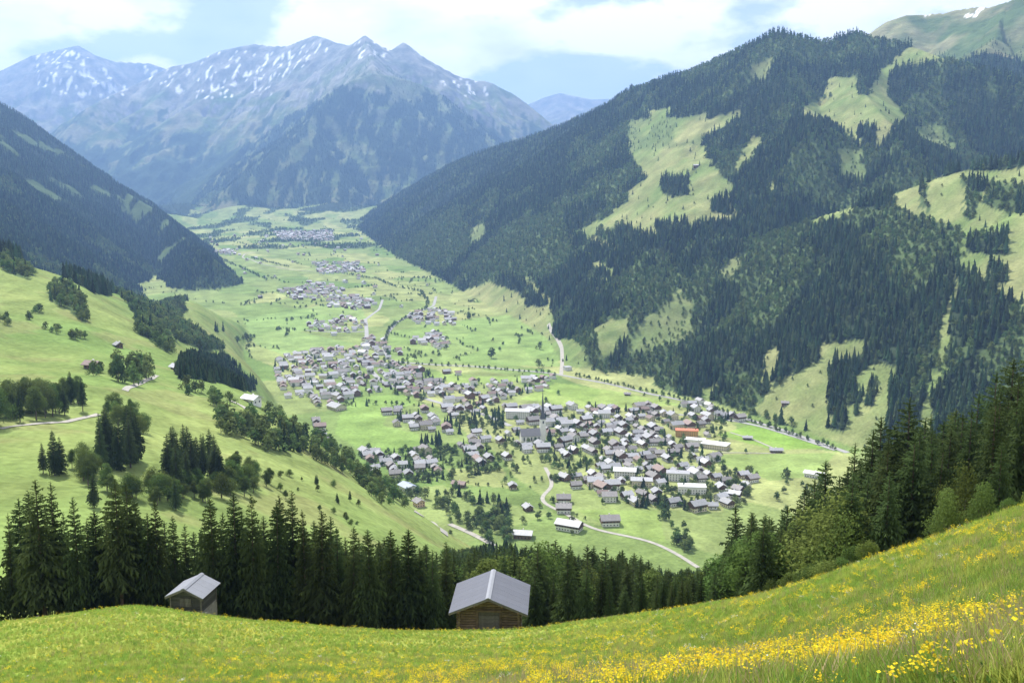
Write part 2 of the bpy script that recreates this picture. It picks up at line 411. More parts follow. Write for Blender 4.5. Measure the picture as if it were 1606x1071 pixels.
def classify():
    px, py = PXG.copy(), PYG
    w = fbm(GX / 60, GY / 60, 3, 77) * np.clip(9000 / GY, .5, 5) * 1.0
    w2 = fbm(GX / 17, GY / 17, 3, 78) * np.clip(5000 / GY, .4, 3)
    px = px + w * 1.6 + w2 * 1.6
    py = py + fbm(GX / 60, GY / 60, 3, 91) * np.clip(6000 / GY, .5, 4) * 1.5
    C = np.zeros(H.shape, np.int8)
    L = LAY
    E = L == 3
    C[E] = 1
    for p in E_MIX: C[E & inpoly(px, py, p)] = 2
    for p in E_SPARSE: C[E & inpoly(px, py, p)] = 3
    for p in E_OPEN: C[E & inpoly(px, py, p)] = 0
    for p in E_ISLES: C[E & inpoly(px, py, p)] = 1
    m = (L == 2) | (L == 0)
    C[m & inpoly(px, py, BC_FOREST) & (GY > 700)] = 1
    C[(L == 2) & (GY > 1100)] = 1
    for p in B_MIX: C[m & (GY > 500) & inpoly(px, py, p)] = 2
    C[(L == 0) & (GY > 500) & inpoly(px, py, PLANT)] = 4
    strk = ridged(GX / 160, GY / 420, 3, 41)
    C[(L == 2) & (C == 1) & (strk > 1.30)] = 3
    C[E & (C == 1) & (strk > 1.33)] = 3
    n = fbm(GX / 500, GY / 500, 4, 23)
    C[E & (C == 1) & (fbm(GX / 190, GY / 190, 4, 29) > .17)] = 2
    C[(L == 2) & (C == 1) & (fbm(GX / 170, GY / 300, 4, 39) > .36)] = 2
    C[(L == 1) & (GY > 4600) & (fbm(GX / 210, GY / 330, 4, 52) > .22)] = 2
    C[(L == 1) & (GY > 7000) & (fbm(GX / 300, GY / 500, 4, 53) > -.12)] = 1
    G = L == 5
    C[G & (H < 840 + n * 200)] = 1
    gs = fbm(GX / 75, GY / 420, 4, 55)
    C[G & (gs > .30)] = 3
    C[G & (H < -95 + n * 130 + gs * 60)] = 0
    C[G & (H < -95 + n * 130 + gs * 60) & (fbm(GX / 120, GY / 160, 3, 58) > .1)] = 2
    for p in G_OPEN: C[G & inpoly(px + n * 14, py + fbm(GX / 200, GY / 200, 3, 8) * 14, p)] = 3
    C[(L == 6) & (H < 520 + n * 330 + fbm(GX / 90, GY / 400, 4, 56) * 260)] = 1
    C[(L == 7) & (H < 420 + n * 300)] = 1
    C[(L == 8) & (H < 500)] = 1
    FF = L == 4
    C[FF & (n > .12) & (H < 520)] = 3
    C[FF & (py > 95 + n * 20)] = 1
    C[FF & (py > 60) & (px < 1345)] = 1
    return C
CLS = classify()

def lerp3(a, b, t):
    return a + (b - a) * t[..., None]

def colours():
    n1 = fbm(GX / 45, GY / 45, 4, 61); n2 = fbm(GX / 320, GY / 320, 4, 63)
    alb = np.empty(H.shape + (3,), np.float32)
    pasture = lerp3(np.array([.145, .212, .062]), np.array([.220, .262, .088]), np.clip(.45 + n2 * .8 + n1 * .25, 0, 1))
    # fields on the valley floor, each mown at its own time
    a = 0.35
    fx = (GX * math.cos(a) + GY * math.sin(a)) / 95 + fbm(GX / 300, GY / 300, 2, 5) * .5
    fy = (-GX * math.sin(a) + GY * math.cos(a)) / 210
    ix, iy = np.floor(fx), np.floor(fy)
    global FEDGE
    b2 = np.full(H.shape, 9.0)
    bd = np.full(H.shape, 9.0); bi = np.zeros(H.shape)
    for ox in (-1, 0, 1):
        for oy in (-1, 0, 1):
            hx = _h(ix + ox, iy + oy, 5) / 4294967296.0; hy = _h(ix + ox, iy + oy, 9) / 4294967296.0
            d = (ix + ox + hx - fx) ** 2 + (iy + oy + hy - fy) ** 2
            v = _h(ix + ox, iy + oy, 21) / 4294967296.0
            mm = d < bd
            b2 = np.where(mm, bd, np.minimum(b2, d)); bd = np.where(mm, d, bd); bi = np.where(mm, v, bi)
    FEDGE = np.sqrt(b2) - np.sqrt(bd)
    field = lerp3(np.array([.135, .205, .058]), np.array([.290, .310, .125]), bi)
    strip = _h(np.floor(fx * 5 + 40 * bi), np.floor(bi * 997), 77) / 4294967296.0
    field = field * (1 + n1 * .12 + (strip - .5) * .14)[..., None]
    alb[:] = pasture
    L = LAY
    alb[L == 1] = field[L == 1]
    for p, c in (([(1125,682),(1185,664),(1300,702),(1215,706)], (.205, .330, .060)), ([(1120,713),(1215,712),(1310,710),(1285,745),(1210,754),(1130,728)], (.205, .290, .085)),
                 ([(535,645),(560,622),(640,618),(655,632),(610,645),(600,668),(655,680),(664,704),(560,704),(525,680)], (.205, .305, .080)), ([(815,626),(872,600),(960,612),(1070,634),(1000,640),(900,638)], (.235, .320, .085)),
                 ([(608,560),(612,520),(700,505),(865,485),(878,575),(760,572),(640,570)], (.200, .290, .088)), ([(655,582),(720,586),(760,590),(870,590),(800,598),(720,605)], (.23, .32, .09)), ([(700,735),(790,735),(800,765),(720,760)], (.26, .28, .11)),
                 ([(380,500),(560,470),(575,500),(470,520),(560,540),(440,555),(400,540)], (.210, .300, .100)), ([(905,800),(1030,800),(1045,850),(960,830)], (.215, .295, .082))):
        mk = inpoly(PXG, PYG, p) * (L == 1) * .75
        alb = lerp3(alb, np.array(c), mk) * (1 + (mk > 0) * n1 * .10)[..., None]
    fl = sstep(-335, -318, H) * 0
    # foreground meadow
    near = 1 - sstep(110, 260, GY)
    md = lerp3(np.array([.165, .225, .040]), np.array([.245, .262, .060]), np.clip(.5 + fbm(GX / 9, GY / 9, 4, 71) * .9, 0, 1))
    dry = np.array([.27, .20, .12])
    dm = np.zeros(H.shape)
    for p in ([(1340,950),(1400,920),(1445,925),(1400,960),(1350,968)], [(1560,850),(1640,830),(1640,900),(1590,880)], [(1060,1030),(1110,1000),(1150,1010),(1120,1050)], [(1270,965),(1320,945),(1340,960),(1290,985)]):
        dm = np.maximum(dm, inpoly(PXG + fbm(GX, GY, 2, 3) * 12, PYG + fbm(GX, GY, 2, 8) * 8, p))
    md = lerp3(md, dry, dm * .8)
    alb = lerp3(alb, md, near * (L == 0))
    terr = np.abs(((H + n1 * 2.5) / 5.5) % 1.0 - .5) * 2
    alb = alb * (1 - ((L == 0) & (GY > 240)) * sstep(.72, .95, terr) * .13 * np.clip(.5 + n2 * 2, 0, 1))[..., None]
    brown = sstep(.25, .6, fbm(GX / 60, GY / 60, 3, 15)) * (L == 0) * (GY > 250) * .3
    alb = lerp3(alb, np.array([.24, .20, .10]), brown)
    # mountains
    n3 = fbm(GX / 130, GY / 130, 5, 67)
    rock = lerp3(np.array([.17, .17, .165]), np.array([.30, .29, .27]), np.clip(.5 + n1 * .5 + n3, 0, 1))
    alp = lerp3(np.array([.090, .130, .050]), np.array([.22, .215, .115]), np.clip(.5 + n2 + n3 * .8, 0, 1))
    far = (L >= 4)
    alb[far] = alp[far]
    e3 = (L == 3) | (L == 2)
    eg = lerp3(np.array([.150, .205, .068]), np.array([.265, .270, .118]), np.clip(.5 + n2 * .7 + n1 * .4, 0, 1))
    alb[e3] = eg[e3]
    dn = np.gradient(H, axis=0) / np.maximum(np.gradient(GY, axis=0), .1)
    du = np.gradient(H, axis=1) / np.maximum(np.gradient(GX, axis=1), .1)
    steep = np.hypot(dn, du)
    rk = sstep(.85, 1.25, steep + n1 * .25) * sstep(300, 800, H)
    rk = np.maximum(rk, sstep(700, 1250, H + n2 * 300) * .75) * (L >= 5)
    alb = lerp3(alb, rock, np.clip(rk, 0, 1))
    # old snow
    sn = fbm(GX / 62, GY / 190, 5, 33) + .40 * fbm(GX / 24, GY / 60, 3, 34)
    SNOW = [([(55,85),(110,78),(150,95),(200,140),(190,155),(60,145)], .02), ([(240,100),(350,82),(440,80),(500,62),(520,80),(470,110),(430,150),(300,155),(250,130)], .12),
            ([(545,66),(600,66),(620,90),(560,92)], .02), ([(680,120),(760,128),(770,150),(700,155)], .22), ([(200,100),(262,106),(232,132)], .1),
            ([(1418,22),(1460,22),(1460,36),(1418,36)], .05), ([(1505,14),(1545,11),(1530,28),(1505,26)], .0)]
    sm = np.zeros(H.shape)
    for p, th in SNOW:
        sm = np.maximum(sm, inpoly(PXG, PYG, p) * sstep(th + .33, th + .43, sn) * (L >= 4))
    alb = lerp3(alb, np.array([.82, .83, .86]), sm)
    # forest floor and scrub
    c = CLS
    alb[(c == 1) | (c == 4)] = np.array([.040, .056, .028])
    alb[(c == 1) & (L >= 5)] = np.array([.055, .080, .046])
    mm = (c == 2); alb[mm] = np.array([.085, .120, .048])
    mm = (c == 3); alb[mm] = lerp3(alb, np.array([.11, .145, .06]), np.full(H.shape, .55))[mm]
    return np.clip(alb, .01, .9)
ALB = colours()

# ------------------------------------------------------------------ materials
def new_mat(name):
    m = bpy.data.materials.new(name); m.use_nodes = True
    nt = m.node_tree; nt.nodes.clear()
    o = nt.nodes.new('ShaderNodeOutputMaterial')
    return m, nt, nt.nodes, nt.links, o

def paint(name, rgb, rough=.7, var=.15, scale=3.0, metal=0.0, bump=0.0, per_object=0.0, coord='Object', spec=.3):
    m, nt, N, K, o = new_mat(name)
    b = N.new('ShaderNodeBsdfPrincipled'); b.inputs['Roughness'].default_value = rough; b.inputs['Metallic'].default_value = metal
    b.inputs['Specular IOR Level'].default_value = spec
    t = N.new('ShaderNodeTexCoord'); n = N.new('ShaderNodeTexNoise'); n.inputs['Scale'].default_value = scale; n.inputs['Detail'].default_value = 5
    K.new(t.outputs[coord], n.inputs['Vector'])
    mr = N.new('ShaderNodeMapRange'); mr.inputs['To Min'].default_value = 1 - var; mr.inputs['To Max'].default_value = 1 + var
    mr.inputs['From Min'].default_value = .25; mr.inputs['From Max'].default_value = .75
    K.new(n.outputs['Fac'], mr.inputs['Value'])
    mu = N.new('ShaderNodeVectorMath'); mu.operation = 'SCALE'; mu.inputs[0].default_value = rgb
    val = mr.outputs['Result']
    if per_object:
        oi = N.new('ShaderNodeObjectInfo'); r2 = N.new('ShaderNodeMapRange'); r2.inputs['To Min'].default_value = 1 - per_object; r2.inputs['To Max'].default_value = 1 + per_object
        K.new(oi.outputs['Random'], r2.inputs['Value'])
        q = N.new('ShaderNodeMath'); q.operation = 'MULTIPLY'; K.new(val, q.inputs[0]); K.new(r2.outputs['Result'], q.inputs[1]); val = q.outputs[0]
    K.new(val, mu.inputs['Scale']); K.new(mu.outputs['Vector'], b.inputs['Base Color'])
    if bump:
        bp = N.new('ShaderNodeBump'); bp.inputs['Strength'].default_value = bump; K.new(n.outputs['Fac'], bp.inputs['Height']); K.new(bp.outputs['Normal'], b.inputs['Normal'])
    K.new(b.outputs['BSDF'], o.inputs['Surface'])
    return m

def leaf_mat(name, rgb, trans=.3, per=.3, hue=.02, scale=.6):
    m, nt, N, K, o = new_mat(name)
    oi = N.new('ShaderNodeObjectInfo')
    hs = N.new('ShaderNodeHueSaturation'); hs.inputs['Color'].default_value = (*rgb, 1)
    r1 = N.new('ShaderNodeMapRange'); r1.inputs['To Min'].default_value = 1 - per; r1.inputs['To Max'].default_value = 1 + per
    g = N.new('ShaderNodeTexCoord'); n = N.new('ShaderNodeTexNoise'); n.inputs['Scale'].default_value = scale
    K.new(g.outputs['Object'], n.inputs['Vector'])
    r3 = N.new('ShaderNodeMapRange'); r3.inputs['From Min'].default_value = .3; r3.inputs['From Max'].default_value = .7; r3.inputs['To Min'].default_value = .7; r3.inputs['To Max'].default_value = 1.35
    K.new(n.outputs['Fac'], r3.inputs['Value'])
    q = N.new('ShaderNodeMath'); q.operation = 'MULTIPLY'
    K.new(oi.outputs['Random'], r1.inputs['Value']); K.new(r1.outputs['Result'], q.inputs[0]); K.new(r3.outputs['Result'], q.inputs[1])
    K.new(q.outputs[0], hs.inputs['Value'])
    r2 = N.new('ShaderNodeMapRange'); r2.inputs['To Min'].default_value = .5 - hue; r2.inputs['To Max'].default_value = .5 + hue
    fr = N.new('ShaderNodeMath'); fr.operation = 'MULTIPLY'; fr.inputs[1].default_value = 7.31
    f2 = N.new('ShaderNodeMath'); f2.operation = 'FRACT'
    K.new(oi.outputs['Random'], fr.inputs[0]); K.new(fr.outputs[0], f2.inputs[0]); K.new(f2.outputs[0], r2.inputs['Value']); K.new(r2.outputs['Result'], hs.inputs['Hue'])
    d = N.new('ShaderNodeBsdfDiffuse'); t = N.new('ShaderNodeBsdfTranslucent'); mx = N.new('ShaderNodeMixShader'); mx.inputs['Fac'].default_value = trans
    K.new(hs.outputs['Color'], d.inputs['Color']); K.new(hs.outputs['Color'], t.inputs['Color'])
    K.new(d.outputs[0], mx.inputs[1]); K.new(t.outputs[0], mx.inputs[2]); K.new(mx.outputs[0], o.inputs['Surface'])
    return m

def ground_mat(name, scales=(0.02, 0.3), bump=.4, bdist=1.0):
    m, nt, N, K, o = new_mat(name)
    b = N.new('ShaderNodeBsdfDiffuse')
    at_ = N.new('ShaderNodeAttribute'); at_.attribute_name = 'albedo'
    g = N.new('ShaderNodeNewGeometry')
    val = None
    for s, amt in zip(scales, (.28, .22)):
        n = N.new('ShaderNodeTexNoise'); n.inputs['Scale'].default_value = s; n.inputs['Detail'].default_value = 6; n.inputs['Roughness'].default_value = .6
        K.new(g.outputs['Position'], n.inputs['Vector'])
        mr = N.new('ShaderNodeMapRange'); mr.inputs['From Min'].default_value = .3; mr.inputs['From Max'].default_value = .7; mr.inputs['To Min'].default_value = 1 - amt; mr.inputs['To Max'].default_value = 1 + amt
        K.new(n.outputs['Fac'], mr.inputs['Value'])
        if val is None: val = mr.outputs['Result']
        else:
            q = N.new('ShaderNodeMath'); q.operation = 'MULTIPLY'; K.new(val, q.inputs[0]); K.new(mr.outputs['Result'], q.inputs[1]); val = q.outputs[0]
    mu = N.new('ShaderNodeVectorMath'); mu.operation = 'SCALE'
    K.new(at_.outputs['Color'], mu.inputs[0]); K.new(val, mu.inputs['Scale']); K.new(mu.outputs['Vector'], b.inputs['Color'])
    bp = N.new('ShaderNodeBump'); bp.inputs['Strength'].default_value = bump; bp.inputs['Distance'].default_value = bdist
    K.new(n.outputs['Fac'], bp.inputs['Height']); K.new(bp.outputs['Normal'], b.inputs['Normal'])
    K.new(b.outputs[0], o.inputs['Surface'])
    return m

def tag(o, label=None, cat=None, group=None, kind=None):
    if label: o['label'] = label
    if cat: o['category'] = cat
    if group: o['group'] = group
    if kind: o['kind'] = kind
    return o

def mesh_np(name, V, Fq):
    """fast mesh from numpy arrays; Fq is (n,3) or (n,4)"""
    me = bpy.data.meshes.new(name)
    k = Fq.shape[1]
    me.vertices.add(len(V)); me.vertices.foreach_set('co', np.ascontiguousarray(V, np.float32).ravel())
    me.loops.add(len(Fq) * k); me.loops.foreach_set('vertex_index', np.ascontiguousarray(Fq, np.int32).ravel())
    me.polygons.add(len(Fq)); me.polygons.foreach_set('loop_start', np.arange(0, len(Fq) * k, k, dtype=np.int32))
    me.update(calc_edges=True)
    return me

# ------------------------------------------------------------------ terrain meshes
VID = np.arange(NU * NV).reshape(NV, NU)
QUAD = np.stack([VID[:-1, :-1], VID[:-1, 1:], VID[1:, 1:], VID[1:, :-1]], -1)
GV = np.stack([GX, GY, H], -1)
e1 = np.gradient(GV, axis=1); e2 = np.gradient(GV, axis=0)
NRM = np.cross(e1, e2); NRM /= np.linalg.norm(NRM, axis=-1, keepdims=True)
QL = LAY[:-1, :-1].copy()
QL[(QL == 0) & (GY[:-1, :-1] < 100)] = 20
gm_far = ground_mat('alpine_ground', (.004, .03), .7, 12.0)
gm_mid = ground_mat('pasture_ground', (.02, .25), .5, .8)
gm_near = ground_mat('meadow_ground', (.6, 6.0), .6, .05)
TERR = {20: ('meadow', 'flowering hay meadow sloping away in the foreground', gm_near, 'meadow'),
        0: ('hillside', 'green pasture hillside dropping from the meadow into the valley', gm_mid, 'hill'),
        1: ('valley_floor', 'flat green valley floor with fields around the village', gm_mid, 'valley'),
        2: ('mountain', 'dark spruce covered mountain spur entering from the left edge', gm_mid, 'mountain'),
        3: ('mountain', 'broad forested mountain with cleared pastures above the village', gm_mid, 'mountain'),
        4: ('mountain', 'grassy green summit with small snow patches in the upper right corner', gm_far, 'mountain'),
        5: ('mountain', 'steep blue forested pyramid closing the middle of the valley', gm_far, 'mountain'),
        6: ('mountain', 'jagged snow flecked range behind the steep pyramid', gm_far, 'mountain'),
        7: ('mountain', 'pale distant snowy peak at the far left of the range', gm_far, 'mountain'),
        8: ('mountain', 'faint blue mountain far away in the gap of the valley', gm_far, 'mountain')}
def apron_z(x, y):
    """the meadow beside and behind the standpoint, carried on from the edge of the surveyed wedge"""
    yc = np.maximum(y, 3.0); xc = np.clip(x, -.70 * yc, .70 * yc)
    return ground(xc, yc) + .20 * (x - xc) * np.exp(-np.abs(x - xc) / 90) + .42 * (yc - y)
ax_, ay_ = np.meshgrid(np.arange(-80, 80.1, 1.0), np.arange(-25, 75.1, 1.0))
az_ = apron_z(ax_, ay_) - .04 + fbm(ax_ / 7, ay_ / 7, 3, 9) * .08
ai_ = np.arange(ax_.size).reshape(ax_.shape)
aq_ = np.stack([ai_[:-1, :-1], ai_[:-1, 1:], ai_[1:, 1:], ai_[1:, :-1]], -1)
xm_, ym_ = ax_[:-1, :-1] + .5, ay_[:-1, :-1] + .5
aq_ = aq_[~((np.abs(xm_) < .72 * ym_ - 1.2) & (ym_ > 3.0))]
ids, inv = np.unique(aq_, return_inverse=True)
apm = mesh_np('meadow', np.stack([ax_.ravel(), ay_.ravel(), az_.ravel()], 1)[ids], inv.reshape(-1, 4))
apm.polygons.foreach_set('use_smooth', np.ones(len(apm.polygons), bool))
apc = apm.color_attributes.new('albedo', 'FLOAT_COLOR', 'POINT')
apv = lerp3(np.array([.165, .225, .040]), np.array([.245, .262, .060]), np.clip(.5 + fbm(ax_ / 9, ay_ / 9, 4, 71) * .9, 0, 1)).reshape(-1, 3)[ids]
apc.data.foreach_set('color', np.concatenate([apv, np.ones((len(ids), 1))], 1).astype(np.float32).ravel())
apm.materials.append(gm_near)
apo = bpy.data.objects.new('meadow', apm); COL.objects.link(apo)
tag(apo, 'grassy meadow ground beside the standpoint, beyond the picture edge', 'meadow', None, 'structure')
for lid, (nm, lab, mt, cat) in TERR.items():
    q = QUAD[QL == lid]
    ids, inv = np.unique(q, return_inverse=True)
    me = mesh_np(nm, GV.reshape(-1, 3)[ids], inv.reshape(-1, 4))
    me.polygons.foreach_set('use_smooth', np.ones(len(me.polygons), bool))
    ca = me.color_attributes.new('albedo', 'FLOAT_COLOR', 'POINT')
    ca.data.foreach_set('color', np.concatenate([ALB.reshape(-1, 3)[ids], np.ones((len(ids), 1))], 1).astype(np.float32).ravel())
    me.normals_split_custom_set_from_vertices(NRM.reshape(-1, 3)[ids].tolist())
    me.materials.append(mt)
    ob = bpy.data.objects.new(nm, me); COL.objects.link(ob)
    tag(ob, lab, cat, None, 'structure')
# ------------------------------------------------------------------ trees: mesh builders
M_BARK = paint('spruce_bark', (.10, .075, .055), .9, .3, 4.0)
M_BARKD = paint('grey_bark', (.14, .115, .09), .9, .3, 4.0)
M_NEEDLE = leaf_mat('spruce_needles', (.072, .104, .036), .36, .36, .015)
M_NEEDLE_FAR = leaf_mat('far_spruce_needles', (.058, .088, .038), .25, .55, .035, .15)
M_LEAF = leaf_mat('broad_leaves', (.105, .150, .040), .38, .30, .025)
M_LEAF_FAR = leaf_mat('far_broad_leaves', (.130, .185, .060), .35, .35, .03, .2)

def tube(V, Fc, p0, p1, r0, r1, n=6):
    p0, p1 = Vector(p0), Vector(p1)
    ax = (p1 - p0).normalized()
    a = ax.orthogonal().normalized(); b = ax.cross(a)
    s = len(V)
    for p, r in ((p0, r0), (p1, r1)):
        for k in range(n):
            c = 2 * math.pi * k / n
            V.append(tuple(p + a * (r * math.cos(c)) + b * (r * math.sin(c))))
    for k in range(n):
        Fc.append((s + k, s + (k + 1) % n, s + n + (k + 1) % n, s + n + k))

def to_mesh(name, V, Fc, mats, mi=None, smooth=False):
    me = bpy.data.meshes.new(name); me.from_pydata(V, [], Fc); me.update()
    for m in mats: me.materials.append(m)
    if mi: me.polygons.foreach_set('material_index', mi)
    if smooth: me.polygons.foreach_set('use_smooth', [True] * len(me.polygons))
    return me

def spruce_near(seed, fat=1.0, bare=.12, levels=26):
    """unit spruce, 1 m tall: whorls of drooping boughs, each a spine with hanging twigs"""
    r = random.Random(seed)
    V, Fc = [], []
    for i in range(levels):
        f = i / (levels - 1)
        h = bare + (0.975 - bare) * f ** .92
        L = fat * (.150 * (1 - f) ** .80 + .016) * r.uniform(.82, 1.12)
        if f < .12: L *= .55 + f * 3
        nb = 9 if f < .6 else 8
        off = r.uniform(0, 6.28)
        for k in range(nb):
            if r.random() < .10: continue
            a = off + 6.283 * k / nb + r.uniform(-.3, .3)
            l = L * r.uniform(.70, 1.18)
            hh = h + r.uniform(-.012, .012)
            dx, dy = math.cos(a), math.sin(a)
            droop = l * r.uniform(.30, .62) * (1 - f * .7)
            up = l * (.10 + .5 * f)
            pts = []
            for j in range(5):
                s = j / 4
                pts.append((dx * l * s, dy * l * s, hh + up * s - droop * s * s * 1.15))
            px_, py_ = -dy, dx
            for j in range(1, 5):
                w = l * .36 * (1.15 - .8 * (j / 4)) * r.uniform(.75, 1.25)
                p0, p1 = pts[j - 1], pts[j]
                dz = -l * r.uniform(.12, .34)
                for sgn in (-1, 1):
                    q = len(V)
                    tipf = r.uniform(.5, 1.15)
                    V.extend([p0, p1, (p1[0] + px_ * w * sgn + dx * l * .08 * tipf, p1[1] + py_ * w * sgn + dy * l * .08 * tipf, p1[2] + dz * tipf)])
                    Fc.append((q, q + 1, q + 2))
                if j in (2, 3, 4):
                    q = len(V)
                    V.extend([p0, p1, ((p0[0] + p1[0]) / 2 + px_ * w * .2 * r.uniform(-1, 1), (p0[1] + p1[1]) / 2 + py_ * w * .2 * r.uniform(-1, 1), p1[2] - l * r.uniform(.2, .45))])
                    Fc.append((q, q + 1, q + 2))
    q = len(V)                                     # leader
    for k in range(4):
        a = k * 1.571
        V.extend([(math.cos(a) * .006, math.sin(a) * .006, .93), (math.cos(a + 1.2) * .006, math.sin(a + 1.2) * .006, .93), (0, 0, 1.0)])
        Fc.append((q + 3 * k, q + 3 * k + 1, q + 3 * k + 2))
    crown = to_mesh('spruce_crown', V, Fc, [M_NEEDLE])
    V, Fc = [], []
    tube(V, Fc, (0, 0, -.06), (0, 0, .5), .0135, .008, 7); tube(V, Fc, (0, 0, .5), (0, 0, .985), .008, .001, 5)
    return crown, to_mesh('spruce_trunk', V, Fc, [M_BARK], smooth=True)

def spruce_far(seed, layers=6, n=7, fat=1.0):
    """forest spruce for the slopes: ragged skirts, closed cones"""
    r = random.Random(seed)
    V, Fc = [], []
    for i in range(layers):
        f = i / layers
        zb = .05 + .86 * f ** .95 - .02; zt = min(1.0, zb + .34 * (1 - f * .5))
        rad = fat * (.175 * (1 - f) ** .85 + .018)
        s = len(V); off = r.uniform(0, 6)
        for k in range(n):
            a = off + 6.283 * k / n
            q = rad * (r.uniform(.62, 1.2))
            V.append((math.cos(a) * q, math.sin(a) * q, zb + r.uniform(-.035, .035)))
        V.append((r.uniform(-.01, .01), r.uniform(-.01, .01), 1.0 if i == layers - 1 else zt))
        for k in range(n):
            Fc.append((s + k, s + (k + 1) % n, s + n))
    return to_mesh('spruce', V, Fc, [M_NEEDLE_FAR])

def blob_dirs(r):
    z = r.uniform(-1, 1); a = r.uniform(0, 6.283); q = math.sqrt(1 - z * z)
    return Vector((q * math.cos(a), q * math.sin(a), z))

def broadleaf(seed, n_leaf, leaf, mat, wide=.36, lobes=9, low=.12):
    """unit broadleaf tree: clumps of leaf faces round several lobes, limbs inside"""
    r = random.Random(seed)
    lob = []
    for i in range(lobes):
        a = r.uniform(0, 6.283); q = wide * r.uniform(.15, .72)
        z = r.uniform(low + .16, .82)
        q *= 1 - max(0, z - .5) * 1.2
        lob.append((Vector((q * math.cos(a), q * math.sin(a), z)), r.uniform(.13, .22) * (1.15 - .45 * z) * wide / .36))
    lob.append((Vector((0, 0, .84)), .15 * wide / .36)); lob.append((Vector((0, 0, .55)), .24 * wide / .36))
    V, Fc = [], []
    wts = [b[1] ** 2 for b in lob]
    for i in range(n_leaf):
        c, rad = r.choices(lob, wts)[0]
        d = blob_dirs(r)
        if d.z < -.3 and r.random() < .5: d.z = -d.z
        p = c + d * rad * (r.random() ** .33) * r.uniform(.86, 1.12)
        if p.z < low * .6: p.z = low * .6 + r.random() * .1
        nrm = (d + blob_dirs(r) * .8).normalized()
        a = nrm.orthogonal().normalized(); b = nrm.cross(a)
        th = r.uniform(0, 6.283); a, b = a * math.cos(th) + b * math.sin(th), b * math.cos(th) - a * math.sin(th)
        s = leaf * r.uniform(.6, 1.35)
        q = len(V)
        V.extend([tuple(p - a * s), tuple(p + b * s * .62 - nrm * s * .15), tuple(p + a * s), tuple(p - b * s * .62 - nrm * s * .15)])
        Fc.append((q, q + 1, q + 2, q + 3))
    crown = to_mesh('broadleaf_crown', V, Fc, [mat])
    V, Fc = [], []
    tube(V, Fc, (0, 0, -.06), (0, 0, .34), .022, .016, 7)
    for c, rad in lob[:6]:
        tube(V, Fc, (0, 0, r.uniform(.2, .36)), tuple(c), .010, .004, 5)
    return crown, to_mesh('broadleaf_trunk', V, Fc, [M_BARKD], smooth=True)

def merged(name, a, b):
    """one mesh out of crown and trunk, for the far scatter"""
    V = [tuple(v.co) for v in a.vertices] + [tuple(v.co) for v in b.vertices]
    n = len(a.vertices)
    Fc = [tuple(p.vertices) for p in a.polygons] + [tuple(i + n for i in p.vertices) for p in b.polygons]
    return to_mesh(name, V, Fc, [a.materials[0], b.materials[0]], [0] * len(a.polygons) + [1] * len(b.polygons))

SPR = [spruce_near(s, f, b, lv) for s, f, b, lv in ((1, 1.0, .10, 33), (2, .88, .16, 34), (3, 1.12, .05, 32), (4, .95, .22, 31), (5, 1.05, .08, 34), (6, .80, .12, 35))]
BRD = [broadleaf(s, 4600, .0165, M_LEAF, w, lb, lo) for s, w, lb, lo in ((11, .36, 10, .12), (12, .30, 9, .10), (13, .42, 12, .08), (14, .34, 11, .16), (15, .46, 13, .04))]
SPRF = [spruce_far(s, 6, 7, f) for s, f in ((21, 1.0), (22, .85), (23, 1.15), (24, .95))]
SPRFF = [spruce_far(s, 3, 5, f) for s, f in ((31, 1.05), (32, .9), (33, 1.2))]
BRDF = []
for s, w in ((41, .40), (42, .46), (43, .36), (44, .52)):
    c_, t_ = broadleaf(s, 230, .075, M_LEAF_FAR, w, 8, .05); BRDF.append(merged('broadleaf', c_, t_))
BRDFF = []
for s, w in ((51, .46), (52, .54)):
    c_, t_ = broadleaf(s, 60, .14, M_LEAF_FAR, w, 6, .02); BRDFF.append(c_)

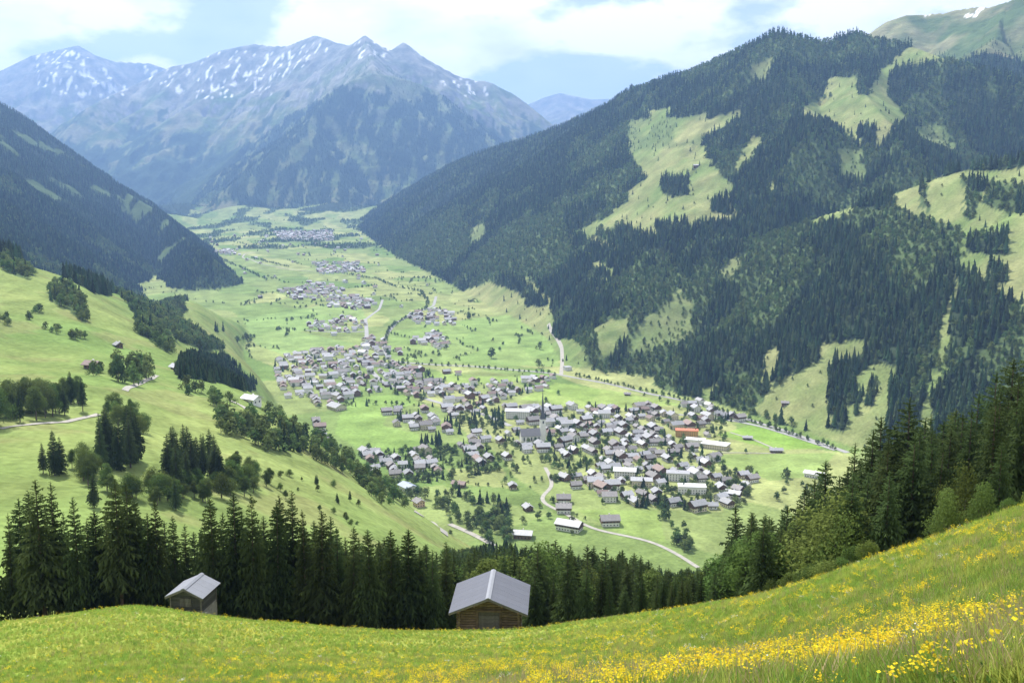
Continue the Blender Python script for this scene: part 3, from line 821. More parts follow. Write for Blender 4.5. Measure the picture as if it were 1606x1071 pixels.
# ------------------------------------------------------------------ scatter: points with an instance each (only for uncountable masses)
def scatter(name, pts, scl, meshes, label, cat, rot=None, idx=None, squash=None):
    n = len(pts)
    me = bpy.data.meshes.new(name); me.vertices.add(n); me.vertices.foreach_set('co', np.ascontiguousarray(pts, np.float32).ravel())
    rot = rng.uniform(0, 6.283, n) if rot is None else rot
    idx = rng.integers(0, len(meshes), n) if idx is None else idx
    sv = np.stack([scl, scl, scl], 1) if squash is None else np.stack([scl * squash, scl * squash, scl], 1)
    a = me.attributes.new('size', 'FLOAT_VECTOR', 'POINT'); a.data.foreach_set('vector', np.ascontiguousarray(sv, np.float32).ravel())
    a = me.attributes.new('turn', 'FLOAT', 'POINT'); a.data.foreach_set('value', np.ascontiguousarray(rot, np.float32))
    a = me.attributes.new('pick', 'INT', 'POINT'); a.data.foreach_set('value', np.ascontiguousarray(idx, np.int32))
    for m_ in reversed(meshes):
        for mm in m_.materials: me.materials.append(mm)
    ob = bpy.data.objects.new(name, me); COL.objects.link(ob)
    tag(ob, label, cat, None, 'stuff')
    ng = bpy.data.node_groups.new(name + '_scatter', 'GeometryNodeTree')
    ng.interface.new_socket('Geometry', in_out='INPUT', socket_type='NodeSocketGeometry'); ng.interface.new_socket('Geometry', in_out='OUTPUT', socket_type='NodeSocketGeometry')
    N, K = ng.nodes, ng.links
    gi, go = N.new('NodeGroupInput'), N.new('NodeGroupOutput')
    ip = N.new('GeometryNodeInstanceOnPoints'); jn = N.new('GeometryNodeJoinGeometry')
    for m_ in reversed(meshes):
        src = bpy.data.objects.get('src_' + m_.name) or bpy.data.objects.new('src_' + m_.name, m_)
        oi = N.new('GeometryNodeObjectInfo'); oi.inputs['Object'].default_value = src; oi.inputs['As Instance'].default_value = True
        K.new(oi.outputs['Geometry'], jn.inputs['Geometry'])
    def attr(nm, tp):
        q = N.new('GeometryNodeInputNamedAttribute'); q.data_type = tp; q.inputs['Name'].default_value = nm
        return q.outputs['Attribute']
    cx = N.new('ShaderNodeCombineXYZ'); K.new(attr('turn', 'FLOAT'), cx.inputs['Z'])
    K.new(gi.outputs[0], ip.inputs['Points']); K.new(jn.outputs[0], ip.inputs['Instance'])
    ip.inputs['Pick Instance'].default_value = True
    K.new(attr('pick', 'INT'), ip.inputs['Instance Index']); K.new(cx.outputs[0], ip.inputs['Rotation']); K.new(attr('size', 'FLOAT_VECTOR'), ip.inputs['Scale'])
    K.new(ip.outputs[0], go.inputs[0])
    md = ob.modifiers.new('scatter', 'NODES'); md.node_group = ng
    return ob

def forest_points(layers, classes, spacing, y0, y1, ulim=.60, top=25, margin=.004, keep=1.0, seed=1):
    r = np.random.default_rng(seed)
    xs = np.arange(-ulim * y1, ulim * y1, spacing); ys = np.arange(y0, y1, spacing * .9)
    out = []
    for y in ys:
        x = xs[(np.abs(xs) < ulim * y)]
        x = x + r.uniform(-.48, .48, len(x)) * spacing; yy = y + r.uniform(-.45, .45, len(x)) * spacing
        out.append(np.stack([x, yy], 1))
    p = np.concatenate(out)
    x, y = p[:, 0], p[:, 1]
    m = np.isin(near_cell(LAY, x, y), layers) & np.isin(near_cell(CLS, x, y), classes) & (r.random(len(x)) < keep)
    x, y = x[m], y[m]
    z = ground(x, y)
    v = visible(x, y, z, top, margin)
    px, py = proj(x, y, z + top)
    v &= (py < 1150) & (py > -120)
    return np.stack([x[v], y[v], z[v] - .4], 1)

def do_forest(layers, spec, name, label, seed):
    """spec: rows of (classes, spacing, y0, y1, size range, meshes, keep)"""
    allp, alls, alli, meshes = [], [], [], []
    for k, (cl, sp, y0, y1, (s0, s1), ms, keep) in enumerate(spec):
        p = forest_points(layers, cl, sp, y0, y1, keep=keep, seed=seed + k)
        base = len(meshes); meshes += ms
        clump = np.clip(.5 + fbm(p[:, 0] / 70, p[:, 1] / 70, 3, seed) * .6, 0, 1) * .6 + rng.random(len(p)) * .4
        allp.append(p); alls.append(s0 + (s1 - s0) * clump); alli.append(base + rng.integers(0, len(ms), len(p)))
    p = np.concatenate(allp); print(name, label, len(p))
    return scatter(name, p, np.concatenate(alls), meshes, label, 'forest', idx=np.concatenate(alli))

do_forest([2, 0], [((1,), 8.0, 800, 3600, (10, 28), SPRF, 1.0), ((1,), 17.0, 900, 3600, (9, 18), BRDF, .6), ((2,), 9.0, 500, 3600, (7, 16), BRDF, .9), ((2,), 14.0, 500, 3600, (10, 20), SPRF, .5),
                   ((3,), 16.0, 800, 3600, (5, 12), BRDF, .8), ((4,), 3.6, 520, 1400, (9, 13), SPRF, 1.0), ((1,), 12, 3600, 8000, (16, 27), SPRFF, 1)],
          'forest', 'dark spruce forest covering the mountain spur on the left', 100)
do_forest([3], [((1,), 8.6, 700, 2600, (11, 31), SPRF, 1.0), ((1,), 17, 1150, 2600, (9, 17), BRDF, .5), ((2,), 9.5, 1150, 2600, (7, 14), BRDF, 1.0), ((2,), 22, 1150, 2600, (12, 22), SPRF, .6),
                ((3,), 17, 1150, 2600, (4, 11), BRDF, .8), ((0,), 42, 1500, 2600, (5, 17), SPRF, .4), ((0,), 38, 1200, 2600, (3, 8), BRDF, .4),
                ((1,), 10.5, 2600, 4300, (11, 30), SPRFF, 1.0), ((1,), 24, 2600, 4300, (9, 17), BRDFF, .6), ((2,), 12, 2600, 4300, (8, 16), BRDFF, 1.0), ((2,), 26, 2600, 4300, (12, 24), SPRFF, .7), ((3,), 22, 2600, 4300, (6, 15), SPRFF, .7), ((0,), 50, 2600, 4300, (6, 18), SPRFF, .4),
                ((1, 2), 14, 4300, 7000, (14, 27), SPRFF, 1.0), ((2,), 18, 4300, 7000, (10, 18), BRDFF, 1.0)],
          'forest', 'mixed spruce forest covering the broad mountain above the village', 200)
do_forest([1], [((1,), 24, 4600, 9000, (9, 20), SPRFF, .7), ((2,), 20, 4600, 9000, (7, 15), BRDFF, .8)], 'forest', 'scattered woods at the far end of the valley floor', 350)
do_forest([4, 5], [((1,), 17, 2600, 10500, (16, 30), SPRFF, .85), ((2,), 22, 5600, 9000, (8, 18), BRDFF, .9), ((3,), 34, 6500, 10500, (12, 24), SPRFF, .7), ((3,), 30, 2600, 6000, (8, 16), SPRFF, .8)], 'forest', 'blue hazed forest on the steep pyramid and high slopes', 300)
# ------------------------------------------------------------------ single trees: gather candidates, the largest in view become things
SPC, BRC = [], []          # (x, y, z, height, width factor, context)
def cand(lst, x, y, h, ctx, w=1.0):
    lst.append((float(x), float(y), float(ground(x, y)) - .15, float(h), float(w), ctx))

# spruces standing along the lower edge of the meadow: photo x, photo y of the tip, metres ahead
EDGE = [(-60,770,104),(-25,790,100),(8,800,101),(22,778,106),(40,765,104),(55,748,101),(76,751,103),(96,800,108),(116,775,102),(133,812,106),(148,795,103),(163,800,109),(180,748,102),(197,751,104),
 (212,775,106),(227,800,103),(240,782,103),(256,812,108),(271,805,106),(287,818,107),(303,830,111),(318,800,107),(331,775,104),(347,800,110),(365,768,104),(380,800,108),(392,771,103),(411,806,108),(430,785,104),(440,772,108),
 (455,765,106),(477,795,103),(490,812,108),(501,798,102),(515,806,109),(528,822,104),(540,840,107),(550,822,103),(565,840,108),(579,825,102),(596,846,106),(612,825,103),(625,850,108),(638,825,103),(658,855,104),(668,850,110),(678,859,103),(698,846,105),
 (712,868,112),(735,865,116),(762,872,118),(790,868,118),(815,880,110),(839,889,104),(858,905,108),(868,898,104),(886,909,102),(903,905,107),(920,889,101),(938,905,106),(957,899,100),(980,912,102),(1007,899,100),(1030,912,98),(1054,910,96),(1078,905,96),(1100,893,94),(1122,892,98),(1143,866,98),(1170,872,90),(1185,880,92)]
for px, py, Y in EDGE:
    u, t = ray(px, py)
    x = float(u) * Y; h = float(t) * Y - float(ground(x, Y))
    ctx = 'left' if px < 255 else ('mid' if px < 700 else 'right')
    cand(SPC, x, Y, max(5.0, h), 'edge_' + ctx, rng.uniform(.78, 1.3))
BIG = [(1475,690,84,1.0),(1560,650,92,1.0),(1595,640,90,1.1),(1535,675,98,1.0),(1575,690,76,1.0),(1301,718,118,1.0),(1345,690,116,1.0),(1372,668,112,1.1),(1385,650,118,1.0),(1405,660,108,1.1),(1432,620,106,1.2),(1450,650,112,1.1),(1478,655,118,1.0),(1500,635,122,1.1),(1420,700,88,1.1),(1530,610,128,1.1),(1560,575,132,1.1),(1590,555,136,1.1),(1625,540,136,1.1),(1660,530,130,1.1),
 (1210,808,112,1.0),(1234,788,114,1.0),(1261,758,120,1.0),(1280,745,124,1.0),(1308,765,96,1.0),(1160,788,150,1.2),(1182,800,140,1.0),(1330,730,104,1.0),(1360,740,92,1.0),(1395,735,84,1.1),(1250,800,98,1.0),(1225,830,92,1.0),(1275,790,92,1.0)]
for px, py, Y, w in BIG:
    u, t = ray(px, py)
    x = float(u) * Y; h = float(t) * Y - float(ground(x, Y))
    cand(SPC, x, Y, min(max(6, h), 34), 'bank', w * 1.15)
for px, py, Y, w in [(1515,722,80,.62),(1545,752,74,.7),(1490,762,74,.7),(1585,775,66,.8),(1620,755,66,.8),(1340,850,74,1.0),(1320,880,72,1.1),(1295,895,72,1.3),(1270,905,74,1.2),(1240,915,78,1.2),(1365,860,66,.9),(1300,840,84,.9),(1210,905,84,.9),(1330,800,84,.9)]:
    u, t = ray(px, py)
    x = float(u) * Y; h = float(t) * Y - float(ground(x, Y))
    cand(BRC, x, Y, min(max(3, h), 22), 'bank', w)

# wood on the slope below the meadow
LINE = [(-200,830),(250,830),(300,820),(530,830),(640,840),(690,855),(730,858),(800,838),(870,842),(950,852),(1000,862),(1030,882),(1060,892),(1100,878),(1130,856),(1160,792),(1210,806),(1240,786),(1300,722),(1345,694),(1385,660),(1430,640),(1500,640),(1560,590),(1606,555),(1800,480)]
lx, ly = [p[0] for p in LINE], [p[1] for p in LINE]
def slope_wood(y0, y1, sp, seed):
    r = np.random.default_rng(seed)
    y = y0
    while y < y1:
        for x in np.arange(-.30 * y, .66 * y, sp):
            xx, yy = x + r.uniform(-.45, .45) * sp, y + r.uniform(-.45, .45) * sp
            z = float(ground(xx, yy))
            if z < -322 or near_cell(LAY, xx, yy) != 0: continue
            px, py = proj(xx, yy, z)
            if px < 500 and yy > 135: continue
            if px < 700 and yy > 200: continue
            ed = np.interp(px, [0, 768, 1000, 1200, 1300, 1400, 1500, 1606], [100, 103, 92, 79, 71, 61, 54, 48])
            if yy < ed + 3: continue
            lim = float(ray(px, np.interp(px, lx, ly))[1]) * yy - z
            if lim < 5: continue
            if px > 830 and px < 1000 and yy > 420 and r.random() < .5: continue
            conif = r.random() < (.80 if px < 1150 else (.66 if px < 1400 else .9))
            h = (r.uniform(14, 24) if conif else r.uniform(8, 15))
            h = min(h, lim * r.uniform(.82, 1.0))
            if not visible(np.array(xx), np.array(yy), np.array(z), h, 0.0): continue
            cand(SPC if conif else BRC, xx, yy, h, 'wood', r.uniform(.95, 1.3) if conif else r.uniform(.9, 1.3))
        y += sp * .92
slope_wood(84, 200, 5.0, 3)
slope_wood(200, 330, 6.2, 4)
slope_wood(330, 640, 8.0, 5)

def group(lst, poly, n, h0, h1, ctx, w=1.0, seed=0):
    r = np.random.default_rng(seed + abs(int(poly[0][0] * 7 + n)))
    p = np.array(poly, float); k = 0; tries = 0
    while k < n and tries < n * 40:
        tries += 1
        px, py = r.uniform(p[:, 0].min(), p[:, 0].max()), r.uniform(p[:, 1].min(), p[:, 1].max())
        if not inpoly(np.array([px]), np.array([py]), poly)[0]: continue
        q = at(px, py, 240.0)
        if q is None: continue
        cand(lst, q[0], q[1], r.uniform(h0, h1), ctx, w * r.uniform(.9, 1.25)); k += 1
def single(lst, px, py, hp, ctx, w=1.0):
    q = at(px, py, 240.0)
    if q: cand(lst, q[0], q[1], hp / F_PX * q[1], ctx, w)

group(BRC, [(-60,650),(136,630),(136,650),(0,670),(-60,676)], 34, 12, 18, 'copse', .9)
group(SPC, [(-60,650),(136,630),(136,650),(0,670),(-60,676)], 12, 13, 18, 'copse', .95)
group(BRC, [(184,590),(236,580),(240,600),(215,606),(182,600)], 15, 13, 20, 'knoll', .75)
group(BRC, [(110,528),(138,528),(138,534),(112,534)], 6, 6, 8.5, 'pasture', 1.2)
group(BRC, [(140,583),(162,583),(162,591),(142,591)], 5, 7, 10, 'pasture', 1.1)
for a_ in [(68,742,52),(86,745,76),(96,742,62),(148,796,62),(276,800,60),(262,770,70)]: single(SPC, *a_, 'cluster', 1.15)
group(BRC, [(102,722),(150,725),(150,762),(120,766)], 10, 7, 11, 'cluster', 1.0)
group(SPC, [(150,728),(222,715),(230,742),(190,745),(160,740)], 12, 17, 24, 'cluster', 1.05)
group(BRC, [(165,640),(212,648),(235,690),(222,702),(172,668)], 11, 8, 13, 'cluster', 1.0)
group(SPC, [(235,745),(345,722),(352,765),(300,785),(250,768)], 18, 15, 22, 'cluster', 1.05)
group(BRC, [(160,768),(250,770),(400,742),(405,772),(330,795),(220,795)], 40, 5, 10.5, 'cluster', 1.1)
group(BRC, [(342,650),(400,660),(470,690),(480,715),(430,712),(345,680)], 52, 6, 13, 'lane', 1.0)
group(BRC, [(400,640),(430,640),(480,680),(540,700),(600,745),(590,760),(520,715),(440,680)], 46, 5, 11, 'lane', 1.1, 2)
group(SPC, [(440,690),(480,690),(520,730),(480,720)], 7, 9, 15, 'lane')
group(BRC, [(350,720),(410,740),(470,770),(450,790),(380,770)], 16, 4, 8, 'pasture', 1.2, 4)
group(SPC, [(360,660),(470,690),(470,712),(400,700)], 6, 12, 17, 'lane')
group(BRC, [(290,605),(330,612),(362,635),(345,642),(290,618)], 11, 8, 12, 'lane')
group(BRC, [(480,712),(500,695),(545,722),(610,765),(640,800),(600,792),(520,735)], 60, 4, 11, 'lane')
group(BRC, [(420,735),(520,760),(620,820),(560,830),(430,770)], 14, 2, 4, 'pasture', 1.2)
group(SPC, [(430,735),(520,760),(600,800),(540,800)], 5, 4, 7, 'pasture', 1.2)
group(BRC, [(640,770),(700,762),(800,800),(800,846),(740,828),(690,800)], 34, 8, 14, 'farm', 1.0)
group(SPC, [(690,770),(720,770),(800,800),(790,820)], 6, 14, 20, 'farm', 1.0)
group(BRC, [(366,530),(400,530),(398,541),(368,541)], 9, 10, 15, 'lane', 1.0)
group(SPC, [(336,518),(352,518),(352,526),(338,526)], 4, 16, 22, 'lane')
for pl, n in (([(0,500),(18,505),(15,512),(0,508)], 5), ([(52,484),(62,484),(62,492),(52,492)], 3), ([(40,498),(48,498),(48,506),(40,506)], 3), ([(66,514),(96,516),(96,524),(68,522)], 6)):
    group(BRC, pl, n, 5, 8, 'pasture', 1.1)
# valley floor: trees by the houses, hedges, tree lines
group(SPC, [(660,688),(690,688),(690,705),(662,705)], 12, 13, 19, 'village')
group(SPC, [(616,655),(660,650),(662,660),(618,662)], 10, 12, 18, 'village')
group(SPC, [(690,668),(790,650),(795,672),(720,682)], 26, 12, 20, 'village')
group(BRC, [(690,668),(790,650),(795,672),(720,682)], 20, 8, 13, 'village')
group(SPC, [(985,785),(1060,795),(1060,802),(985,797)], 14, 10, 16, 'village')
for _p in ([(560,715),(700,700),(790,700),(790,742),(650,760)], [(430,565),(600,540),(760,600),(870,595),(760,640),(500,640)], [(690,640),(870,638),(1050,642),(1160,655),(1120,735),(1180,770),(1080,802),(960,790),(880,745)]):
    k_ = 3 if _p[0][0] == 690 else 1
    group(BRC, _p, 150 * k_, 4, 9.5, 'village', 1.15, 3); group(SPC, _p, 40 * k_, 7, 14, 'village', 1.1, 5)
group(BRC, [(560,740),(640,755),(700,770),(640,800),(600,770)], 30, 6, 12, 'farm')
group(BRC, [(690,800),(790,815),(850,850),(760,850)], 30, 7, 13, 'farm', 1.1)
group(BRC, [(940,700),(1180,690),(1180,800),(930,790)], 60, 6, 12, 'village')
group(BRC, [(700,690),(900,690),(880,760),(700,760)], 40, 6, 11, 'village')
group(BRC, [(430,570),(600,560),(700,600),(850,610),(760,640),(560,625),(440,622)], 70, 5, 11, 'village')
group(SPC, [(430,570),(600,560),(700,600),(850,610),(760,640),(560,625),(440,622)], 26, 9, 16, 'village')
group(BRC, [(870,645),(1140,640),(1140,700),(870,700)], 50, 6, 11, 'village')
group(SPC, [(930,640),(1050,645),(1050,655),(930,652)], 12, 9, 14, 'village')
group(BRC, [(1130,735),(1290,750),(1290,790),(1150,780)], 34, 7, 12, 'village')
group(BRC, [(570,705),(700,705),(690,760),(620,755)], 30, 6, 11, 'village')
group(BRC, [(1040,812),(1080,822),(1090,870),(1060,860)], 20, 8, 13, 'field')
group(SPC, [(775,805),(800,805),(800,826),(778,822)], 8, 14, 20, 'farm')
group(BRC, [(740,790),(790,810),(800,850),(750,830)], 16, 8, 13, 'farm', 1.2)
for a_ in [(771,562,18),(846,548,13),(845,577,15),(700,548,10),(650,565,12),(735,500,12),(655,408,10),(676,420,13)]: single(BRC, *a_, 'field', 1.1)
# hedges and ditches with bushes along field edges on the valley floor
_r = np.random.default_rng(12)
_x = _r.uniform(-.40, .33, 60000); _y = np.exp(_r.uniform(math.log(900), math.log(6800), 60000)); _x = _x * _y
_k = (near_cell(LAY, _x, _y) == 1) & (near_cell(FEDGE, _x, _y) < .045) & (fbm(_x / 230, _y / 230, 3, 88) > .02)
_x, _y = _x[_k], _y[_k]
_px, _py = proj(_x, _y, ground(_x, _y))
_k = (_y > 1900) | (_r.random(len(_x)) < .12)
for x_, y_ in zip(_x[_k][:1300], _y[_k][:1300]): cand(BRC, x_, y_, _r.uniform(3, 9), 'river', _r.uniform(.9, 1.4))
LINES = [([(640,571),(700,574),(760,578),(830,584),(880,588)], 10, 5, 9), ([(905,590),(960,602),(1020,615),(1080,630),(1110,640)], 9, 5, 9), ([(1110,640),(1180,662),(1250,685),(1320,708)], 8, 5, 10),
 ([(540,430),(590,438),(620,450),(660,458),(672,475),(668,485),(645,495),(620,508),(608,520),(603,545),(612,565)], 12, 5, 11), ([(395,405),(430,414),(455,420)], 14, 6, 11), ([(660,560),(690,552)], 10, 5, 8),
 ([(700,492),(770,497)], 16, 5, 9), ([(905,532),(930,560),(955,588)], 8, 8, 14), ([(300,398),(340,402),(420,440),(440,436)], 22, 6, 13), ([(310,380),(350,376),(400,388),(480,388),(560,385)], 40, 7, 13), ([(350,372),(420,372),(540,368)], 45, 7, 13),
 ([(400,458),(440,462)], 22, 5, 9), ([(430,478),(480,476),(540,470)], 24, 5, 10), ([(600,470),(640,474)], 20, 5, 9), ([(690,440),(650,436),(640,445)], 20, 6, 10), ([(730,758),(800,765)], 10, 3, 5), ([(640,530),(600,520)], 14, 5, 9)]
for pl, step, h0, h1 in LINES:
    Q = [at(*p, 240.0) for p in pl]; Q = [q for q in Q if q]
    for a_, b_ in zip(Q[:-1], Q[1:]):
        L = math.hypot(b_[0] - a_[0], b_[1] - a_[1]); n = max(1, int(L / step))
        for i in range(n):
            f = (i + rng.uniform(-.3, .3)) / n
            x, y = a_[0] + (b_[0] - a_[0]) * f + rng.uniform(-3, 3), a_[1] + (b_[1] - a_[1]) * f + rng.uniform(-4, 4)
            cand(BRC, x, y, rng.uniform(h0, h1), 'river', rng.uniform(.9, 1.3))
# ------------------------------------------------------------------ roads
M_ROAD = paint('pale_asphalt', (.30, .295, .285), .9, .12, .05, coord='Object')
M_TRACK = paint('gravel_track', (.34, .32, .28), .95, .18, .2, coord='Object')
def ribbon(name, pts, width, mat, label, lift=.35, ymin=240.0, step=9.0, cat='road'):
    Q = [at(*p, ymin) for p in pts]; Q = np.array([q for q in Q if q])
    d = np.concatenate([[0], np.cumsum(np.hypot(*np.diff(Q[:, :2], axis=0).T))])
    n = max(4, int(d[-1] / step)); s = np.linspace(0, d[-1], n)
    x, y = np.interp(s, d, Q[:, 0]), np.interp(s, d, Q[:, 1])
    for _ in range(int(18 / step * 3)):
        x[1:-1] = (x[:-2] + 2 * x[1:-1] + x[2:]) / 4; y[1:-1] = (y[:-2] + 2 * y[1:-1] + y[2:]) / 4
    tx, ty = np.gradient(x), np.gradient(y); L = np.hypot(tx, ty) + 1e-6; nx, ny = -ty / L, tx / L
    rows = []
    for k in (-1, -.33, .33, 1):
        xx, yy = x + nx * k * width / 2, y + ny * k * width / 2
        rows.append(np.stack([xx, yy, ground(xx, yy) + lift], 1))
    V = np.stack(rows, 1).reshape(-1, 3)
    ids = np.arange(n * 4).reshape(n, 4)
    Fq = np.stack([ids[:-1, :-1], ids[1:, :-1], ids[1:, 1:], ids[:-1, 1:]], -1).reshape(-1, 4)[:, ::-1]
    me = mesh_np(name, V, Fq); me.materials.append(mat)
    ob = bpy.data.objects.new(name, me); COL.objects.link(ob)
    return tag(ob, label, cat, None, 'structure')
ribbon('road', [(573,500),(575,520),(575,545),(572,572),(600,600),(640,615),(690,632),(760,650),(800,668)], 9, M_ROAD, 'main street running from the far fields into the village')
ribbon('road', [(608,560),(601,545),(606,525),(622,505),(650,492),(680,480),(684,465)], 8, M_ROAD, 'pale stream side road curving past the hamlets')
ribbon('road', [(610,566),(650,570),(700,573),(760,576),(830,582),(880,588),(960,603),(1020,618),(1090,632),(1180,660),(1250,682),(1330,710)], 9, M_ROAD, 'straight main road along the foot of the mountain')
ribbon('road', [(1060,650),(1120,655),(1180,665),(1250,686),(1310,706)], 7, M_ROAD, 'village bypass beside the sports fields')
ribbon('road', [(880,588),(882,565),(881,545),(872,528),(860,508)], 7, M_TRACK, 'pale track climbing from the road at the valley station')
ribbon('path', [(1095,890),(1078,879),(1040,856),(1000,843),(960,836),(925,830),(900,812),(868,797),(848,788),(848,776),(868,766),(862,745),(855,733)], 4.5, M_TRACK, 'pale lane winding past the two farmhouses')
ribbon('path', [(0,673),(60,666),(110,659),(140,654),(155,650)], 3.2, M_TRACK, 'pale farm track below the dark copse', .3, step=5)
ribbon('path', [(196,613),(212,604),(230,596),(246,589)], 3.6, M_TRACK, 'pale farm track bending over the knoll', .3, step=5)
ribbon('path', [(362,628),(376,634),(388,642),(393,650)], 4.5, M_TRACK, 'pale farm track among the slope bushes', .4, step=5)
ribbon('path', [(655,806),(672,814),(686,824),(697,838)], 5, M_TRACK, 'pale lane at the foot of the left slope', .5, step=6)
ribbon('path', [(705,822),(725,830),(750,842),(775,856)], 6, M_TRACK, 'pale gravel lane below the yellow house', .5, step=6)
ribbon('path', [(1145,678),(1185,690),(1215,704)], 3.5, M_TRACK, 'path between the sports fields')
ribbon('path', [(1120,710),(1170,710),(1216,711)], 2.5, M_TRACK, 'white edge line of the lower sports field')
ribbon('path', [(390,408),(380,404),(384,398),(400,396)], 7, M_TRACK, 'pale gravel bank of the far stream', step=12)
ribbon('path', [(390,406),(410,414),(440,420),(470,424),(520,428)], 6, M_TRACK, 'far road crossing the valley fields', step=12)
ribbon('path', [(600,470),(595,485),(575,500)], 7, M_ROAD, 'lane joining the far hamlet to the main street')
ribbon('path', [(480,518),(520,521),(573,520)], 8, M_ROAD, 'cross road at the upper hamlet')

# ------------------------------------------------------------------ houses
WALLS = {'white': paint('white_render', (.74, .72, .68), .85, .08, .4, per_object=.06), 'cream': paint('cream_render', (.66, .58, .44), .85, .08, .4, per_object=.06),
         'timber': paint('weathered_timber_wall', (.17, .105, .065), .85, .25, .8, per_object=.2), 'pink': paint('salmon_render', (.70, .48, .36), .85, .08, .4), 'ochre': paint('ochre_render', (.55, .34, .13), .85, .08, .4)}
ROOFS = {'grey': paint('grey_roofing', (.30, .30, .31), .6, .15, .5, per_object=.2), 'brown': paint('brown_roofing', (.225, .21, .205), .7, .18, .5, per_object=.2),
         'pale grey': paint('pale_grey_roofing', (.36, .36, .375), .5, .12, .5, per_object=.12), 'reddish': paint('reddish_roofing', (.225, .165, .145), .7, .15, .5, per_object=.15),
         'white': paint('white_roofing', (.60, .60, .60), .6, .06, .4), 'orange': paint('orange_roofing', (.55, .17, .09), .7, .1, .4), 'blue grey': paint('blue_grey_roofing', (.28, .32, .40), .45, .1, .4)}
M_WOOD = paint('dark_wood', (.14, .085, .05), .8, .25, 1.0, per_object=.2)
M_GLASS = paint('dark_window', (.03, .035, .045), .2, .1, 1.0, spec=.5)

def box(V, Fc, x0, x1, y0, y1, z0, z1):
    s = len(V)
    V.extend([(x0, y0, z0), (x1, y0, z0), (x1, y1, z0), (x0, y1, z0), (x0, y0, z1), (x1, y0, z1), (x1, y1, z1), (x0, y1, z1)])
    Fc.extend([(s, s + 3, s + 2, s + 1), (s + 4, s + 5, s + 6, s + 7), (s, s + 1, s + 5, s + 4), (s + 1, s + 2, s + 6, s + 5), (s + 2, s + 3, s + 7, s + 6), (s + 3, s, s + 4, s + 7)])

HCACHE = {}
def house_meshes(w, l, h, rise, wall, roof, chalet, flat=False):
    """w across the ridge (x), l along it (y)"""
    key = (w, l, h, rise, wall, roof, chalet, flat)
    if key in HCACHE: return HCACHE[key]
    hw, hl = w / 2, l / 2
    out = []
    V, Fc, mi = [], [], []
    zs = h * .56 if chalet else h
    box(V, Fc, -hw, hw, -hl, hl, -3.0, zs); mi += [0] * 6
    if chalet:
        e = .12
        box(V, Fc, -hw - e, hw + e, -hl - e, hl + e, zs, h); mi += [1] * 6
    if not flat:
        s = len(V); e = .12 if chalet else 0
        for y in (-hl - e, hl + e): V.extend([(-hw - e, y, h), (hw + e, y, h), (0, y, h + rise)])
        Fc.extend([(s, s + 1, s + 2), (s + 4, s + 3, s + 5), (s, s + 2, s + 5, s + 3), (s + 1, s + 4, s + 5, s + 2)]); mi += [1 if chalet else 0] * 4
    out.append(('wall', to_mesh('house_wall', V, Fc, [WALLS[wall], M_WOOD], mi)))
    V, Fc = [], []
    if flat:
        box(V, Fc, -hw - .5, hw + .5, -hl - .5, hl + .5, h + .003, h + .45)
    else:
        o_, ol, th = 1.3, 1.5, .32
        k = rise / hw
        for sg in (-1, 1):
            s = len(V)
            xe, ze = sg * (hw + o_), h - k * o_
            for y in (-hl - ol, hl + ol):
                V.extend([(0, y, h + rise + .10), (xe, y, ze + .10), (xe, y, ze + .10 + th), (0, y, h + rise + .10 + th)])
            a = [(0, 1, 2, 3), (7, 6, 5, 4), (3, 2, 6, 7), (0, 4, 5, 1), (1, 5, 6, 2)]
            for f in a: Fc.append(tuple(s + i for i in (f if sg > 0 else f[::-1])))
    out.append(('roof', to_mesh('house_roof', V, Fc, [ROOFS[roof]])))
    V, Fc = [], []
    nst = max(1, int(h / 2.7))
    for fl in range(nst):
        z0 = .9 + fl * 2.7
        if z0 + 1.3 > h: continue
        for side in (0, 1):
            L = w if side == 0 else l
            n = max(2, int(L / 2.9))
            for i in range(n):
                c = -L / 2 + L * (i + .5) / n
                for sg in (-1, 1):
                    dd = .20
                    if side == 0: box(V, Fc, c - .5, c + .5, sg * hl - dd, sg * hl + dd, z0, z0 + 1.2)
                    else: box(V, Fc, sg * hw - dd, sg * hw + dd, c - .5, c + .5, z0, z0 + 1.2)
    out.append(('windows', to_mesh('house_windows', V, Fc, [M_GLASS])))
    if chalet:
        for sg in (-1, 1):
            V, Fc = [], []
            y0, y1 = sorted((sg * (hl + .13), sg * (hl + 1.2)))
            box(V, Fc, -hw * .92, hw * .92, y0, y1, zs - .15, zs + .05)
            ya, yb = sorted((sg * (hl + 1.1), sg * (hl + 1.2)))
            box(V, Fc, -hw * .92, hw * .92, ya, yb, zs + .05, zs + 1.0)
            out.append(('balcony', to_mesh('house_balcony', V, Fc, [M_WOOD])))
    V, Fc = [], []
    cx = hw * .4
    box(V, Fc, cx - .45, cx + .45, -.5, .5, h - .2, h + rise + .9)
    out.append(('chimney', to_mesh('house_chimney', V, Fc, [WALLS['white']])))
    HCACHE[key] = out
    return out

HOUSES = []
def put_house(x, y, yaw, spec, name='house', label=None, cat='house', group=None, extra=None, sink=0.0):
    root = bpy.data.objects.new(name, None); root.empty_display_size = 2; COL.objects.link(root)
    root.location = (x, y, float(ground(x, y)) - sink); root.rotation_euler = (0, 0, yaw)
    for nm, me in house_meshes(*spec):
        o = bpy.data.objects.new(nm, me); COL.objects.link(o); o.parent = root
        if nm == 'windows': o['kind'] = 'stuff'
    tag(root, label, cat, group)
    return root

